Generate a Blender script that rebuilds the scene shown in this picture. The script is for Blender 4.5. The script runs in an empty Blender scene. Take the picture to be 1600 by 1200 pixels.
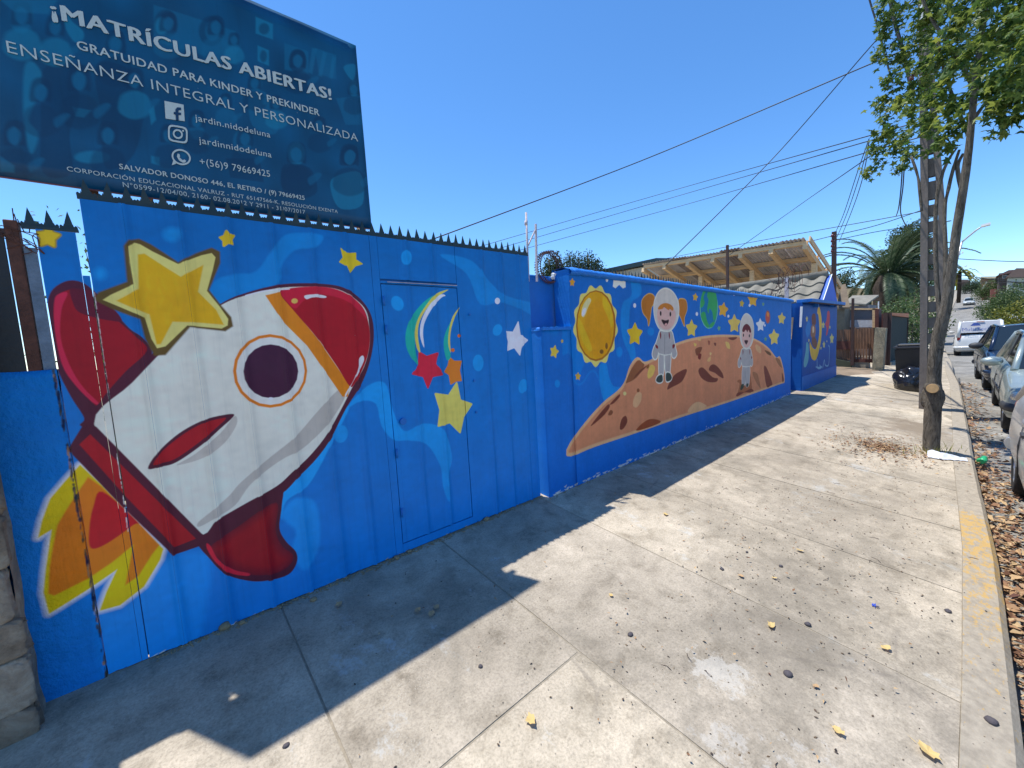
import bpy, bmesh, math, random
import numpy as np
from mathutils import Vector, Matrix, noise
random.seed(7); rng=np.random.default_rng(5)
S=bpy.context.scene; COL=S.collection
# ---------------- camera, world, sun, exposure ----------------
F=631.0
_p=math.radians(5.5); _r=math.radians(3.25)
_D=np.array([math.cos(_p)*math.sin(_r),math.cos(_p)*math.cos(_r),math.sin(_p)])
_Z=-_D
_d1=np.array([729.,-110.,F]); _d1/=np.linalg.norm(_d1)
_X=_d1-(_d1@_Z)*_Z; _X/=np.linalg.norm(_X); _Y=np.cross(_Z,_X)
MW=np.array([_X,_Y,_Z])
NG=np.array([-0.008,-0.104,0.995])       # normal of the sloping pavement
CAM=np.array([0,0,1.609])
cd=bpy.data.cameras.new('camera'); cam=bpy.data.objects.new('camera',cd); COL.objects.link(cam)
cr=MW@np.array([1,0,0]); cu=MW@np.array([0,-1,0]); cb=MW@np.array([0,0,-1])
cam.matrix_world=Matrix(((cr[0],cu[0],cb[0],CAM[0]),(cr[1],cu[1],cb[1],CAM[1]),(cr[2],cu[2],cb[2],CAM[2]),(0,0,0,1)))
cd.sensor_width=36; cd.lens=F/1600*36; cd.clip_start=.05; cd.clip_end=3000
S.camera=cam
SUN=Vector((-.15,.262,1)).normalized()
w=bpy.data.worlds.new('World'); S.world=w; w.use_nodes=True
wn=w.node_tree.nodes; wl=w.node_tree.links
bg=wn['Background']; sk=wn.new('ShaderNodeTexSky'); sk.sky_type='NISHITA'; sk.sun_disc=False
sk.sun_elevation=math.asin(SUN.z); sk.sun_rotation=math.atan2(SUN.x,SUN.y)
sk.altitude=1500; sk.air_density=1.0; sk.dust_density=.1; sk.ozone_density=5.0
hs=wn.new('ShaderNodeHueSaturation'); hs.inputs['Saturation'].default_value=1.17; hs.inputs['Hue'].default_value=.4995; hs.inputs['Value'].default_value=1.16
wl.new(sk.outputs[0],hs.inputs['Color']); wl.new(hs.outputs[0],bg.inputs[0]); bg.inputs[1].default_value=.15
sl=bpy.data.lights.new('sun','SUN'); sl.energy=4.4; sl.angle=math.radians(.53); sl.color=(1,.965,.91)
so=bpy.data.objects.new('sun',sl); COL.objects.link(so); so.rotation_euler=SUN.to_track_quat('Z','Y').to_euler()
S.view_settings.view_transform='Standard'; S.view_settings.look='None'; S.view_settings.gamma=1
S.view_settings.exposure=.55

# ---------------- helpers ----------------
def ray(px,py): return MW@np.array([px-800.,py-600.,F])
def PX(px,py,x=None,y=None,z=None):
    r=ray(px,py)
    if x is not None: t=(x-CAM[0])/r[0]
    elif y is not None: t=(y-CAM[1])/r[1]
    else: t=(z-CAM[2])/r[2]
    return Vector(CAM+t*r)
def GP(px,py):
    r=ray(px,py); t=-(NG@CAM)/(NG@r); return Vector(CAM+t*r)
def lin(c):
    c=np.array(c,float)/255.
    return np.where(c<=.04045,c/12.92,((c+.055)/1.055)**2.4)
def srgb(c): return np.where(c<=.0031308,c*12.92,1.055*np.power(np.maximum(c,1e-6),1/2.4)-.055)
def obj(name,me,mat=None,parent=None,loc=None,label=None,cat=None,group=None,kind=None,rot=None):
    if isinstance(me,bmesh.types.BMesh):
        m=bpy.data.meshes.new(name); me.to_mesh(m); me.free(); me=m
    o=bpy.data.objects.new(name,me); COL.objects.link(o)
    if mat is not None and me is not None and len(me.materials)==0:
        for k in (mat if isinstance(mat,(list,tuple)) else [mat]): me.materials.append(k)
    if parent: o.parent=parent
    if loc is not None: o.location=loc
    if rot is not None: o.rotation_euler=rot
    if label: o['label']=label
    if cat: o['category']=cat
    if group: o['group']=group
    if kind: o['kind']=kind
    return o
def thing(name,label,cat,loc=(0,0,0),group=None,rot=(0,0,0)):
    o=bpy.data.objects.new(name,None); COL.objects.link(o); o.location=loc; o.rotation_euler=rot
    o['label']=label; o['category']=cat; o.empty_display_size=.1
    if group: o['group']=group
    return o
def relo(o,base):   # shift mesh data so that the object's world position stays when parent sits at base
    o.data.transform(Matrix.Translation(-Vector(base)))
def kids(o): return [c for c in bpy.data.objects if c.parent==o]
def copy_tree(o,parent=None):
    c=o.copy(); COL.objects.link(c); c.parent=parent
    for k in kids(o): copy_tree(k,c)
    return c
def mesh(vs,fs,smooth=False):
    m=bpy.data.meshes.new('m'); m.from_pydata([tuple(v) for v in vs],[],fs); m.update()
    if smooth: m.polygons.foreach_set('use_smooth',[True]*len(m.polygons))
    return m
def bxm(bm,x0,y0,z0,x1,y1,z1,mi=0,M=None):
    co=[(x0,y0,z0),(x1,y0,z0),(x1,y1,z0),(x0,y1,z0),(x0,y0,z1),(x1,y0,z1),(x1,y1,z1),(x0,y1,z1)]
    vs=[bm.verts.new(M@Vector(c) if M else c) for c in co]
    for f in ((0,3,2,1),(4,5,6,7),(0,1,5,4),(1,2,6,5),(2,3,7,6),(3,0,4,7)):
        fc=bm.faces.new([vs[i] for i in f]); fc.material_index=mi
    return vs
def box(x0,y0,z0,x1,y1,z1,bev=0,seg=2):
    bm=bmesh.new(); bxm(bm,x0,y0,z0,x1,y1,z1)
    if bev: bmesh.ops.bevel(bm,geom=bm.edges[:],offset=bev,segments=seg,affect='EDGES',profile=.5)
    return bm
def beam_bm(a,b,w,h,bm=None,up=(0,0,1)):
    bm=bm or bmesh.new(); a=Vector(a); b=Vector(b); d=(b-a).normalized(); up=Vector(up)
    s=d.cross(up).normalized(); u=s.cross(d)
    vs=[]
    for p in (a,b):
        for i,j in ((-1,-1),(1,-1),(1,1),(-1,1)): vs.append(bm.verts.new(p+s*(i*w/2)+u*(j*h/2)))
    for f in ((0,1,2,3),(7,6,5,4),(0,4,5,1),(1,5,6,2),(2,6,7,3),(3,7,4,0)): bm.faces.new([vs[i] for i in f])
    return bm
def tube_bm(pts,rad,n=8,bm=None,cap=True,smooth=True,jit=0):
    bm=bm or bmesh.new(); pts=[Vector(p) for p in pts]; N=len(pts)
    if not hasattr(rad,'__len__'): rad=[rad]*N
    rings=[]; ref=None
    for i,p in enumerate(pts):
        d=(pts[min(i+1,N-1)]-pts[max(i-1,0)]).normalized()
        if ref is None: ref=Vector((0,0,1)) if abs(d.z)<.9 else Vector((1,0,0))
        s=d.cross(ref).normalized(); u=s.cross(d).normalized(); ref=u
        ring=[]
        for k in range(n):
            a=2*math.pi*k/n; r=rad[i]
            q=p+(s*math.cos(a)+u*math.sin(a))*r
            if jit: q+= (q-p)*jit*noise.noise(q*14)
            ring.append(bm.verts.new(q))
        rings.append(ring)
    for i in range(N-1):
        for k in range(n):
            f=bm.faces.new((rings[i][k],rings[i][(k+1)%n],rings[i+1][(k+1)%n],rings[i+1][k])); f.smooth=smooth
    if cap:
        bm.faces.new(rings[0][::-1]); bm.faces.new(rings[-1])
    return bm
def smoothpath(pts,k=6):
    P=[Vector(p) for p in pts]; out=[]
    for i in range(len(P)-1):
        a=P[max(i-1,0)];b=P[i];c=P[i+1];d=P[min(i+2,len(P)-1)]
        for j in range(k):
            t=j/k; out.append(.5*((2*b)+(c-a)*t+(2*a-5*b+4*c-d)*t*t+(3*b-a-3*c+d)*t**3))
    out.append(P[-1]); return out
def prism(pts,axis,thick,bm=None):
    """polygon pts (Vectors) extruded by thick along axis"""
    bm=bm or bmesh.new(); ax=Vector(axis)*thick
    a=[bm.verts.new(p) for p in pts]; b=[bm.verts.new(Vector(p)+ax) for p in pts]
    fs=[bm.faces.new(a),bm.faces.new(b[::-1])]
    n=len(pts)
    for i in range(n): bm.faces.new((a[i],b[i],b[(i+1)%n],a[(i+1)%n]))
    bmesh.ops.recalc_face_normals(bm,faces=bm.faces[:])
    return bm

# ---------------- materials ----------------
class NT:
    def __init__(s,name):
        s.m=bpy.data.materials.new(name); s.m.use_nodes=True; s.n=s.m.node_tree.nodes; s.l=s.m.node_tree.links
        s.b=s.n['Principled BSDF']
    def node(s,t,**k):
        q=s.n.new(t)
        for a,v in k.items(): setattr(q,a,v)
        return q
    def coord(s,kind='Object',scale=(1,1,1)):
        if kind=='World': g=s.node('ShaderNodeNewGeometry'); o=g.outputs['Position']
        else: o=s.node('ShaderNodeTexCoord').outputs[kind]
        mp=s.node('ShaderNodeMapping'); mp.inputs['Scale'].default_value=scale; s.l.new(o,mp.inputs[0]); return mp.outputs[0]
    def noise(s,co,scale,det=4,rough=.6,dist=0):
        q=s.node('ShaderNodeTexNoise'); q.inputs['Scale'].default_value=scale; q.inputs['Detail'].default_value=det
        q.inputs['Roughness'].default_value=rough; q.inputs['Distortion'].default_value=dist; s.l.new(co,q.inputs['Vector']); return q.outputs['Fac']
    def vor(s,co,scale,feature='F1',out='Distance'):
        q=s.node('ShaderNodeTexVoronoi',feature=feature); q.inputs['Scale'].default_value=scale; s.l.new(co,q.inputs['Vector']); return q.outputs[out]
    def ramp(s,f,stops):
        q=s.node('ShaderNodeValToRGB'); e=q.color_ramp.elements
        while len(e)<len(stops): e.new(.5)
        for el,(p,c) in zip(e,stops):
            el.position=p; el.color=tuple(c)+(1,) if len(c)==3 else c
        s.l.new(f,q.inputs[0]); return q.outputs[0]
    def mix(s,f,a,b,mode='MIX'):
        q=s.node('ShaderNodeMix',data_type='RGBA',blend_type=mode)
        for i,v in ((0,f),(6,a),(7,b)):
            if hasattr(v,'links') or hasattr(v,'is_linked'): s.l.new(v,q.inputs[i])
            else: q.inputs[i].default_value=v if i==0 else tuple(v)+(1,)*(4-len(v))
        return q.outputs[2]
    def math(s,op,a,b=0.):
        q=s.node('ShaderNodeMath',operation=op)
        for i,v in ((0,a),(1,b)):
            if hasattr(v,'is_linked'): s.l.new(v,q.inputs[i])
            else: q.inputs[i].default_value=v
        return q.outputs[0]
    def base(s,c):
        if hasattr(c,'is_linked'): s.l.new(c,s.b.inputs['Base Color'])
        else: s.b.inputs['Base Color'].default_value=tuple(c)+(1,)
    def set(s,rough=None,metal=None,spec=None,**k):
        if rough is not None:
            if hasattr(rough,'is_linked'): s.l.new(rough,s.b.inputs['Roughness'])
            else: s.b.inputs['Roughness'].default_value=rough
        if metal is not None: s.b.inputs['Metallic'].default_value=metal
        if spec is not None: s.b.inputs['Specular IOR Level'].default_value=spec
        return s
    def bump(s,h,strength=.3,dist=.01,prev=None):
        q=s.node('ShaderNodeBump'); q.inputs['Strength'].default_value=strength; q.inputs['Distance'].default_value=dist
        s.l.new(h,q.inputs['Height'])
        if prev is not None: s.l.new(prev,q.inputs['Normal'])
        s.l.new(q.outputs[0],s.b.inputs['Normal']); return q.outputs[0]
def simple(name,c,rough=.7,metal=0,nscale=8,var=.25,bump=.15,coord='Object',stretch=(1,1,1),bd=.01,spec=None):
    t=NT(name); co=t.coord(coord,stretch); f=t.noise(co,nscale,5,.65)
    c=np.array(c,float)
    t.base(t.ramp(f,[(.25,tuple(c*(1-var))),(.75,tuple(np.minimum(c*(1+var),1)))]))
    t.set(rough,metal,spec)
    if bump: t.bump(t.noise(co,nscale*5,4,.6),bump,bd)
    return t.m
# ---------------- paint canvas: the murals' flat print, drawn in metres on the wall ----------------
def crom(pts,k=5):
    P=np.array(pts,float); n=len(P); out=[]
    for i in range(n):
        a,b,c,d=P[i-1],P[i],P[(i+1)%n],P[(i+2)%n]
        for j in range(k):
            t=j/k; out.append(.5*((2*b)+(c-a)*t+(2*a-5*b+4*c-d)*t*t+(3*b-a-3*c+d)*t**3))
    return np.array(out)
class Canvas:
    def __init__(s,x0,x1,z0,z1,res,planey,gain):
        s.x0,s.x1,s.z0,s.z1,s.res,s.py,s.gain=x0,x1,z0,z1,res,planey,gain
        s.w=int((x1-x0)/res); s.h=int((z1-z0)/res)
        s.a=np.zeros((s.h,s.w,3),np.float32)
    def c(s,rgb):
        v=np.minimum(lin(rgb)/s.gain,.92)
        if rgb[0]>=rgb[1]*.95: v=v*np.array([1,.88 if rgb[2]>rgb[1]*.8 else .80 if rgb[2]>rgb[1]*.5 else .74,.90])   # whites and warm paints are mixed a little warm
        return v.astype(np.float32)
    def m(s,pts):   # photo pixels -> metres on the wall plane
        return np.array([(lambda v:(v.x,v.z))(PX(x,y,y=s.py)) for x,y in pts])
    def cov(s,poly,grow=0,soft=None):
        """poly in metres; returns slices and coverage"""
        soft=soft or s.res*.9; pad=grow+soft*1.5+s.res
        i0=max(0,int((poly[:,0].min()-pad-s.x0)/s.res)); i1=min(s.w,int((poly[:,0].max()+pad-s.x0)/s.res)+2)
        j0=max(0,int((poly[:,1].min()-pad-s.z0)/s.res)); j1=min(s.h,int((poly[:,1].max()+pad-s.z0)/s.res)+2)
        if i1<=i0 or j1<=j0: return None
        X=(s.x0+(np.arange(i0,i1)+.5)*s.res)[None,:].astype(np.float32); Y=(s.z0+(np.arange(j0,j1)+.5)*s.res)[:,None].astype(np.float32)
        # slight wobble of a hand-held brush
        ins=np.zeros((j1-j0,i1-i0),bool); d2=np.full((j1-j0,i1-i0),1e9,np.float32)
        P=poly.astype(np.float32)
        for k in range(len(P)):
            ax,ay=P[k-1]; bx,by=P[k]; ex,ey=bx-ax,by-ay; L=ex*ex+ey*ey
            if L<1e-12: continue
            t=np.clip(((X-ax)*ex+(Y-ay)*ey)/L,0,1)
            dx=X-ax-t*ex; dy=Y-ay-t*ey; np.minimum(d2,dx*dx+dy*dy,out=d2)
            if ey!=0:
                cr_=((ay>Y)!=(by>Y))
                ins^=cr_&(X<(ax+(Y-ay)*ex/ey))
        sd=np.sqrt(d2); sd=np.where(ins,-sd,sd)-grow
        return (slice(j0,j1),slice(i0,i1)),np.clip(.5-sd/(2*soft),0,1),sd
    def fill(s,pts,rgb,smooth=True,grow=0,soft=None,alpha=1,k=5,metres=False,grad=None):
        P=np.array(pts,float) if metres else s.m(pts)
        if smooth: P=crom(P,k)
        r=s.cov(P,grow,soft)
        if r is None: return
        sl_,c,sd=r; a=(c*alpha)[...,None]; col=s.c(rgb)
        if grad is not None:   # second colour toward the edge
            g=np.clip(-sd/grad[1],0,1)[...,None]; col=s.c(grad[0])*(1-g)+col*g
        s.a[sl_]=s.a[sl_]*(1-a)+col*a
    def line(s,pts,rgb,wd,alpha=1,soft=None):
        P=s.m(pts); P=np.array([tuple(v)[:2] for v in smoothpath([(q[0],q[1],0) for q in P],5)])
        Q=np.vstack([P,P[::-1]]); r=s.cov(Q,wd/2,soft)
        if r is None: return
        sl_,c,_=r; a=(c*alpha)[...,None]; s.a[sl_]=s.a[sl_]*(1-a)+s.c(rgb)*a
    def ell(s,cx,cy,rx,ry,rgb,rot=0,**k):
        t=np.linspace(0,2*math.pi,21)[:-1]; R=math.radians(rot)
        s.fill([(cx+rx*math.cos(a)*math.cos(R)-ry*math.sin(a)*math.sin(R),cy+rx*math.cos(a)*math.sin(R)+ry*math.sin(a)*math.cos(R)) for a in t],rgb,smooth=False,**k)
    def star(s,cx,cy,r,rgb,rot=0,ax=1,inner=.5,rim=None,rnd=.14):
        pts=[]
        for i in range(10):
            a=math.radians(rot-90+36*i); q=r*(1-rnd) if i%2==0 else r*inner*(1-rnd*.3)
            pts.append((cx+q*math.cos(a)*ax,cy+q*math.sin(a)))
        P=s.m(pts); sc=np.ptp(P[:,1])/ (2*r)
        if rim: s.fill(P,rim,smooth=False,metres=True,grow=r*rnd*sc*1.6)
        s.fill(P,rgb,smooth=False,metres=True,grow=r*rnd*sc*(1 if not rim else .6))
    def texture(s,seed=0,amt=.05):
        r=np.random.default_rng(seed); out=np.zeros((s.h,s.w),np.float32)
        for sx,sz,am in ((6,10,1),(40,60,1),(90,14,.8),(200,300,.8)):
            g=r.standard_normal((max(2,int((s.z1-s.z0)*sz/6)+2),max(2,int((s.x1-s.x0)*sx/6)+2))).astype(np.float32)
            yy=np.linspace(0,g.shape[0]-1.001,s.h); xx=np.linspace(0,g.shape[1]-1.001,s.w)
            y0=yy.astype(int); x0=xx.astype(int); fy=(yy-y0)[:,None]; fx=(xx-x0)[None,:]
            out+=am*((g[y0][:,x0]*(1-fx)+g[y0][:,x0+1]*fx)*(1-fy)+(g[y0+1][:,x0]*(1-fx)+g[y0+1][:,x0+1]*fx)*fy)
        s.a*=(1+amt*out)[...,None]
    def image(s,name):
        im=bpy.data.images.new(name,s.w,s.h,alpha=False)
        px=np.ones((s.h,s.w,4),np.float32); px[...,:3]=np.clip(srgb(np.clip(s.a,0,.92)),0,1)
        im.pixels.foreach_set(px.ravel()); im.update(); im.pack(); return im
    def uv(s,me):
        L=me.uv_layers.new(name='UVMap') if not me.uv_layers else me.uv_layers[0]
        for lp in me.loops:
            v=me.vertices[lp.vertex_index].co; L.data[lp.index].uv=((v.x-s.x0)/(s.x1-s.x0),(v.z-s.z0)/(s.z1-s.z0))
    def material(s,name,rough=.5,bscale=60,bstr=.2,bdist=.003,spec=.22):
        t=NT(name); im=s.image(name); q=t.node('ShaderNodeTexImage'); q.image=im; q.extension='EXTEND'
        uvn=t.node('ShaderNodeUVMap'); uvn.uv_map='UVMap'; t.l.new(uvn.outputs[0],q.inputs[0])
        co=t.coord('World'); f=t.noise(co,9,5,.6)
        st_=t.noise(t.coord('World',(26,26,1.1)),1.6,6,.7,.3); bl_=t.noise(co,2.2,5,.65)
        c=t.mix(.4,q.outputs[0],t.ramp(f,[(.3,(.88,.88,.9)),(.7,(1.03,1.03,1.03))]),'MULTIPLY')
        c=t.mix(.3,c,t.ramp(st_,[(.30,(.68,.70,.72)),(.46,(1,1,1)),(.75,(1.1,1.1,1.08))]),'MULTIPLY')
        c=t.mix(t.math('MULTIPLY',t.ramp(bl_,[(.5,(0,0,0)),(.72,(1,1,1))]),.015),c,(.42,.45,.48))
        ch=t.noise(co,34,4,.75); c=t.mix(t.ramp(ch,[(.735,(0,0,0)),(.75,(.8,.8,.8))]),c,(.36,.38,.40))
        t.base(c)
        t.set(rough,spec=spec); t.bump(t.noise(co,bscale,5,.65),bstr,bdist); return t.m
def K(ox,oy,sc,pts): return [(ox+x/sc,oy+y/sc) for x,y in pts]

GAIN=np.array([.61,.64,.88])
# ---------------- mural on the gate ----------------
YG=2.472
A=Canvas(-.62,2.75,0,2.5,.0023,YG,GAIN)
zz=np.linspace(0,1,A.h)[:,None,None]
A.a[:]=A.c((6,108,205))*(1-zz)**1.0+A.c((0,88,170))*zz**1.0  # blue painted lighter towards the foot, like light bounced off the ground
LB=(8,128,218)
k4=lambda p:K(340,340,2.143,p); k3=lambda p:K(0,700,2.4,p); k2=lambda p:K(0,330,2.79,p); k5=lambda p:K(60,360,3.528,p); kd=lambda p:K(600,420,4.287,p); kr=lambda p:K(560,380,2.306,p)
sf=.012
A.fill(k4([(-10,215),(60,190),(130,180),(190,100),(240,55),(350,60),(330,100),(260,110),(215,160),(205,220),(100,250),(0,300),(-40,290)]),(6,112,198),soft=.006)
A.ell(269,367,14,11,(8,118,204),soft=sf); A.ell(157,428,9,9,(8,118,204),soft=sf)
A.fill(k4([(430,640),(500,565),(560,555),(585,640),(625,715),(690,690),(755,710),(785,800),(775,860),(775,950),(755,900),(745,830),(700,760),(640,747),(590,745),(550,700),(530,625),(480,615)]),LB,soft=.005)
A.fill(k4([(440,640),(370,780),(345,830),(300,900),(230,950),(215,1010),(215,920),(330,800),(400,660)]),(14,136,226),soft=.005)
A.fill(k4([(745,125),(850,145),(910,215),(960,260),(1050,285),(1110,300),(1112,380),(1040,320),(950,285),(880,290),(835,190)]),(6,112,198),soft=.006)
A.fill(k4([(215,1000),(260,940),(330,960),(340,1100),(290,1180),(250,1120),(262,1050)]),(12,126,220),soft=.01)
A.fill(k3([(370,610),(460,610),(620,420),(760,390),(790,440),(780,560),(740,720),(560,790),(400,850)]),(10,122,220),soft=.02)
for x,y,rx,ry,ro in ((632,135,18,25,0),(602,288,20,26,-25),(413,725,24,30,10),(872,487,18,28,0),(936,377,15,20,20),(1021,565,13,24,10)):
    q=k4([(x,y)])[0]; A.ell(q[0],q[1],rx/2.143,ry/2.143,(10,126,214),rot=ro,soft=.004)
# flames
fl=k3([(300,65),(250,120),(190,190),(160,270),(145,335),(195,305),(172,460),(165,540),(185,620),(250,580),(330,530),(440,455),(400,540),(375,610),(450,590),(540,520),(600,420),(612,380),(500,270),(380,140)])
A.fill(fl,(225,228,225),smooth=False,grow=.012,soft=.010)
A.fill(fl,(240,192,8),smooth=False,grow=.001,soft=.003)
A.fill(k3([(330,110),(290,170),(250,230),(215,290),(197,380),(186,450),(182,545),(205,552),(260,525),(330,490),(420,430),(500,365),(470,515),(520,480),(570,400),(598,365),(515,275),(380,145)]),(228,120,20),smooth=False,soft=.004)
A.fill(k3([(385,165),(350,220),(335,300),(340,375),(400,360),(500,290),(512,275)]),(170,18,34),soft=.003)
PU=(72,22,48); RD=(150,14,32)
# left fin
A.fill(k5([(150,283),(230,285),(300,330),(400,430),(500,540),(570,590),(625,660),(600,730),(440,920),(370,1000),(310,1100),(230,1076),(252,1035),(180,920),(110,780),(70,640),(50,450),(70,340)]),PU)
A.fill(k5([(170,330),(210,345),(300,400),(400,470),(540,590),(598,665),(480,780),(370,905),(332,965),(290,940),(150,770),(112,620),(85,470),(100,370)]),(140,8,30))
A.fill(k5([(175,325),(250,330),(310,345),(420,440),(460,500),(400,500),(300,480),(220,450),(190,400)]),(88,14,42))
A.fill(k5([(88,400),(110,355),(162,348),(128,440),(124,600),(180,760),(250,870),(335,955),(300,950),(200,850),(130,740),(92,560)]),(185,30,72))
# body
OUT=[(340,477.7),(368,463.7),(414.7,449.7),(452,443.6),(498.7,443.6),(536,449.7),(564,468.3),(580.3,494),(584,526.7),(578,564),(564,601.3),(540.7,638.6),(517.3,685.3),(494,718),(466,746),(440.3,771.6),(386.7,799.6),(340,825.3),(312,845),(225,752),(138,664),(200,592),(262,530),(300,500)]
INN=[(340,480.5),(368,467),(414.7,454.3),(452,449),(498.7,449),(530,453.4),(554,467),(572,486),(577,512.7),(577,540.7),(568.6,573.3),(550,606),(533.7,638.6),(510.3,680),(484.7,712),(456.7,738),(432,760),(382,788),(340,812),(309,833),(225,746),(147,663),(207,598),(268,535),(305,503)]
# lower fin goes under the body
A.fill(k3([(745,335),(900,235),(1050,150),(1057,215),(1048,300),(1072,350),(1110,390),(1112,432),(1080,475),(1000,498),(930,498),(850,475),(790,420)]),PU)
A.fill(k3([(785,375),(900,290),(1036,205),(1034,310),(1060,370),(1098,400),(1090,435),(1040,468),(960,478),(880,460),(820,415)]),(138,14,34),grad=((100,14,40),.05))
A.fill(k3([(775,358),(792,372),(820,420),(880,458),(935,470),(925,480),(860,468),(808,428),(778,382)]),(190,30,60))
A.fill(OUT,PU); A.fill(INN,(206,204,208))
A.fill(k4([(420,570),(425,605),(370,692),(290,770),(220,808),(160,850),(105,900),(60,962),(0,1002),(-60,1035),(-64,1020),(-10,975),(40,930),(80,885),(180,800),(260,735),(330,655),(390,590)]),(168,166,172),soft=.003)
A.fill(k4([(160,261),(208,250),(330,400),(442,562),(436,600),(418,600),(300,430),(220,350)]),(236,128,16),smooth=False)
A.fill(k4([(208,250),(260,238),(330,236),(400,244),(452,270),(490,308),(508,370),(508,430),(492,492),(460,555),(441,564),(400,500),(330,400),(260,318)]),(150,6,28))
A.fill(k4([(212,250),(260,235),(340,232),(400,242),(452,268),(488,305),(500,340),(470,310),(420,275),(340,258),(290,278),(262,305),(235,285)]),(178,18,52),soft=.003)
A.fill(k4([(292,262),(330,258),(362,264),(358,270),(320,268),(298,274)]),(225,222,225)); A.ell(*k4([(258,280)])[0],5,4,(210,180,90))
A.fill(k4([(486,463),(489,480),(470,520),(450,556),(430,598),(428,590),(455,545),(470,500),(474,472)]),(225,222,225))
A.line(k4([(95,262),(160,246),(240,240)]),(228,226,230),.006)
A.ell(422,580,58,57.5,(232,120,22),rot=0); A.ell(422.5,580,53.5,53,(212,210,214)); A.ell(423,580.5,43,42,(58,16,52),rot=0)
for dx,dy in ((0,52),): A.ell(423+dx,571+dy,4,2,(225,225,228))
# skirt
A.fill([(107,703),(133,661),(150,668),(316,836),(312,853),(271,867),(190,790)],PU,smooth=False,grow=.002)
A.fill([(124,695),(141,679),(225,762),(306,842),(273,855),(200,780)],(150,16,34),smooth=False)
# eye-like window
A.fill(k2([(645,1122),(690,1050),(780,970),(880,915),(960,892),(1022,889),(960,950),(880,1020),(770,1095),(700,1115)]),PU)
A.fill(k2([(668,1105),(705,1050),(790,980),(880,928),(960,905),(985,905),(940,948),(860,1015),(765,1080),(705,1098)]),(150,16,34))
A.fill(k2([(1022,895),(1032,930),(980,1010),(890,1075),(770,1108),(850,1060),(960,970)]),(172,170,176),soft=.002)
# big star
A.fill(k5([(472,90),(500,58),(555,50),(620,80),(690,125),(770,178),(870,128),(955,98),(1000,120),(1002,180),(940,330),(1010,420),(1062,480),(1072,530),(1030,557),(835,535),(700,688),(640,692),(590,600),(562,492),(420,440),(310,385),(330,345),(490,285)]),(88,76,30),smooth=False,soft=.004,grow=.001)
A.fill(k5([(498,95),(530,72),(560,80),(630,120),(770,188),(900,140),(955,128),(975,150),(960,220),(928,335),(1000,425),(1045,490),(1042,525),(1010,542),(820,525),(700,640),(655,650),(625,600),(588,482),(455,425),(358,385),(400,358),(527,300),(505,180)]),(222,200,120),smooth=False,grow=.001)
A.fill(k5([(548,135),(585,130),(700,205),(785,257),(910,192),(880,340),(980,440),(1022,522),(880,510),(740,505),(675,628),(652,630),(612,465),(510,425),(430,390),(552,325)]),(226,168,4),smooth=False,soft=.003)
for _ in range(26):
    x=random.uniform(590,860); y=random.uniform(230,480); a=random.uniform(-.5,.9)
    A.line(k5([(x,y),(x+60*math.sin(a),y+60*math.cos(a))]),random.choice([(232,184,20),(205,152,4)]),.006,alpha=.35,soft=.006)
# small stars
yel=(225,185,20)
A.star(75,371,19,yel,5,1.05,rim=(150,140,40)); A.star(355,374,14,yel,-8,.95)
A.fill(k4([(413,105),(430,122),(462,120),(462,142),(484,156),(460,163),(442,186),(432,163),(408,150),(420,135)]),(240,192,14),smooth=False,grow=.003)
A.fill(kd([(235,560),(285,590),(355,568),(345,640),(390,708),(325,722),(295,798),(265,722),(192,705),(232,650)]),(190,28,62),smooth=False,grow=.006)
A.fill(kd([(440,598),(470,622),(515,622),(503,680),(515,748),(480,752),(447,772),(437,710),(408,690),(430,650)]),(228,122,30),smooth=False,grow=.006)
A.fill(kd([(485,768),(508,882),(585,908),(530,990),(508,1095),(440,1028),(364,1052),(377,945),(346,840),(432,852)]),(220,198,100),smooth=False,grow=.008)
A.fill(kd([(425,145),(340,175),(260,230),(180,330),(145,430),(150,530),(190,610),(228,640),(208,540),(212,400),(260,290),(340,195)]),(20,150,150),k=4)
A.fill(kd([(432,141),(350,168),(290,235),(230,330),(205,430),(218,530),(242,560),(226,450),(240,350),(300,250),(370,182)]),(225,200,90),k=4)
A.fill(kd([(412,182),(395,172),(365,182),(300,250),(250,350),(240,450),(268,530),(260,430),(276,350),(330,255),(385,195)]),(222,226,232),k=4)
A.fill(kd([(507,261),(445,360),(405,450),(400,530),(420,612),(447,590),(432,500),(442,400),(478,310)]),(20,150,150),k=4)
A.fill(kd([(507,261),(462,320),(437,410),(430,500),(447,565),(443,480),(452,400),(478,320)]),(225,200,90),k=4)
A.ell(*kd([(504,450)])[0],2.6,2.6,(225,105,40)); A.ell(*kd([(461,546)])[0],3,3,(225,105,40))
A.fill(kr([(576,285),(583,332),(610,350),(588,370),(582,403),(562,376),(537,386),(540,355),(530,320),(557,322)]),(215,222,232),smooth=False,grow=.006)
A.ell(*kr([(500,209)])[0],4,5,(225,228,232))
# chips of bare paint at the seams and foot
for _ in range(160):
    t=random.random(); x=147+(229-147)*t; y=455+(1033-455)*t
    if random.random()<.75 and y<830: A.line([(x,y),(x+random.uniform(.3,1.2),y+random.uniform(3,9))],(225,220,215),.0022,alpha=.9)
for _ in range(120):
    t=random.random(); y=577+t*480; x=84+(167-84)*(t)
    A.ell(x+random.uniform(-1.5,1.5),y,random.uniform(.6,2.6),random.uniform(2,9),random.choice([(10,30,70),(8,20,60),(150,120,90),(60,60,50)]),soft=.002,alpha=.8)
for _ in range(90):
    x=random.uniform(-.3,2.4); z=.25+.008*x+random.uniform(-.01,.02)
    A.fill([(x,z),(x+random.uniform(.005,.03),z+random.uniform(-.004,.01)),(x+.01,z-.01)],random.choice([(210,208,200),(150,140,120),(0,50,120)]),smooth=False,metres=True,soft=.002,alpha=.8)
A.texture(1,.035)
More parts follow.
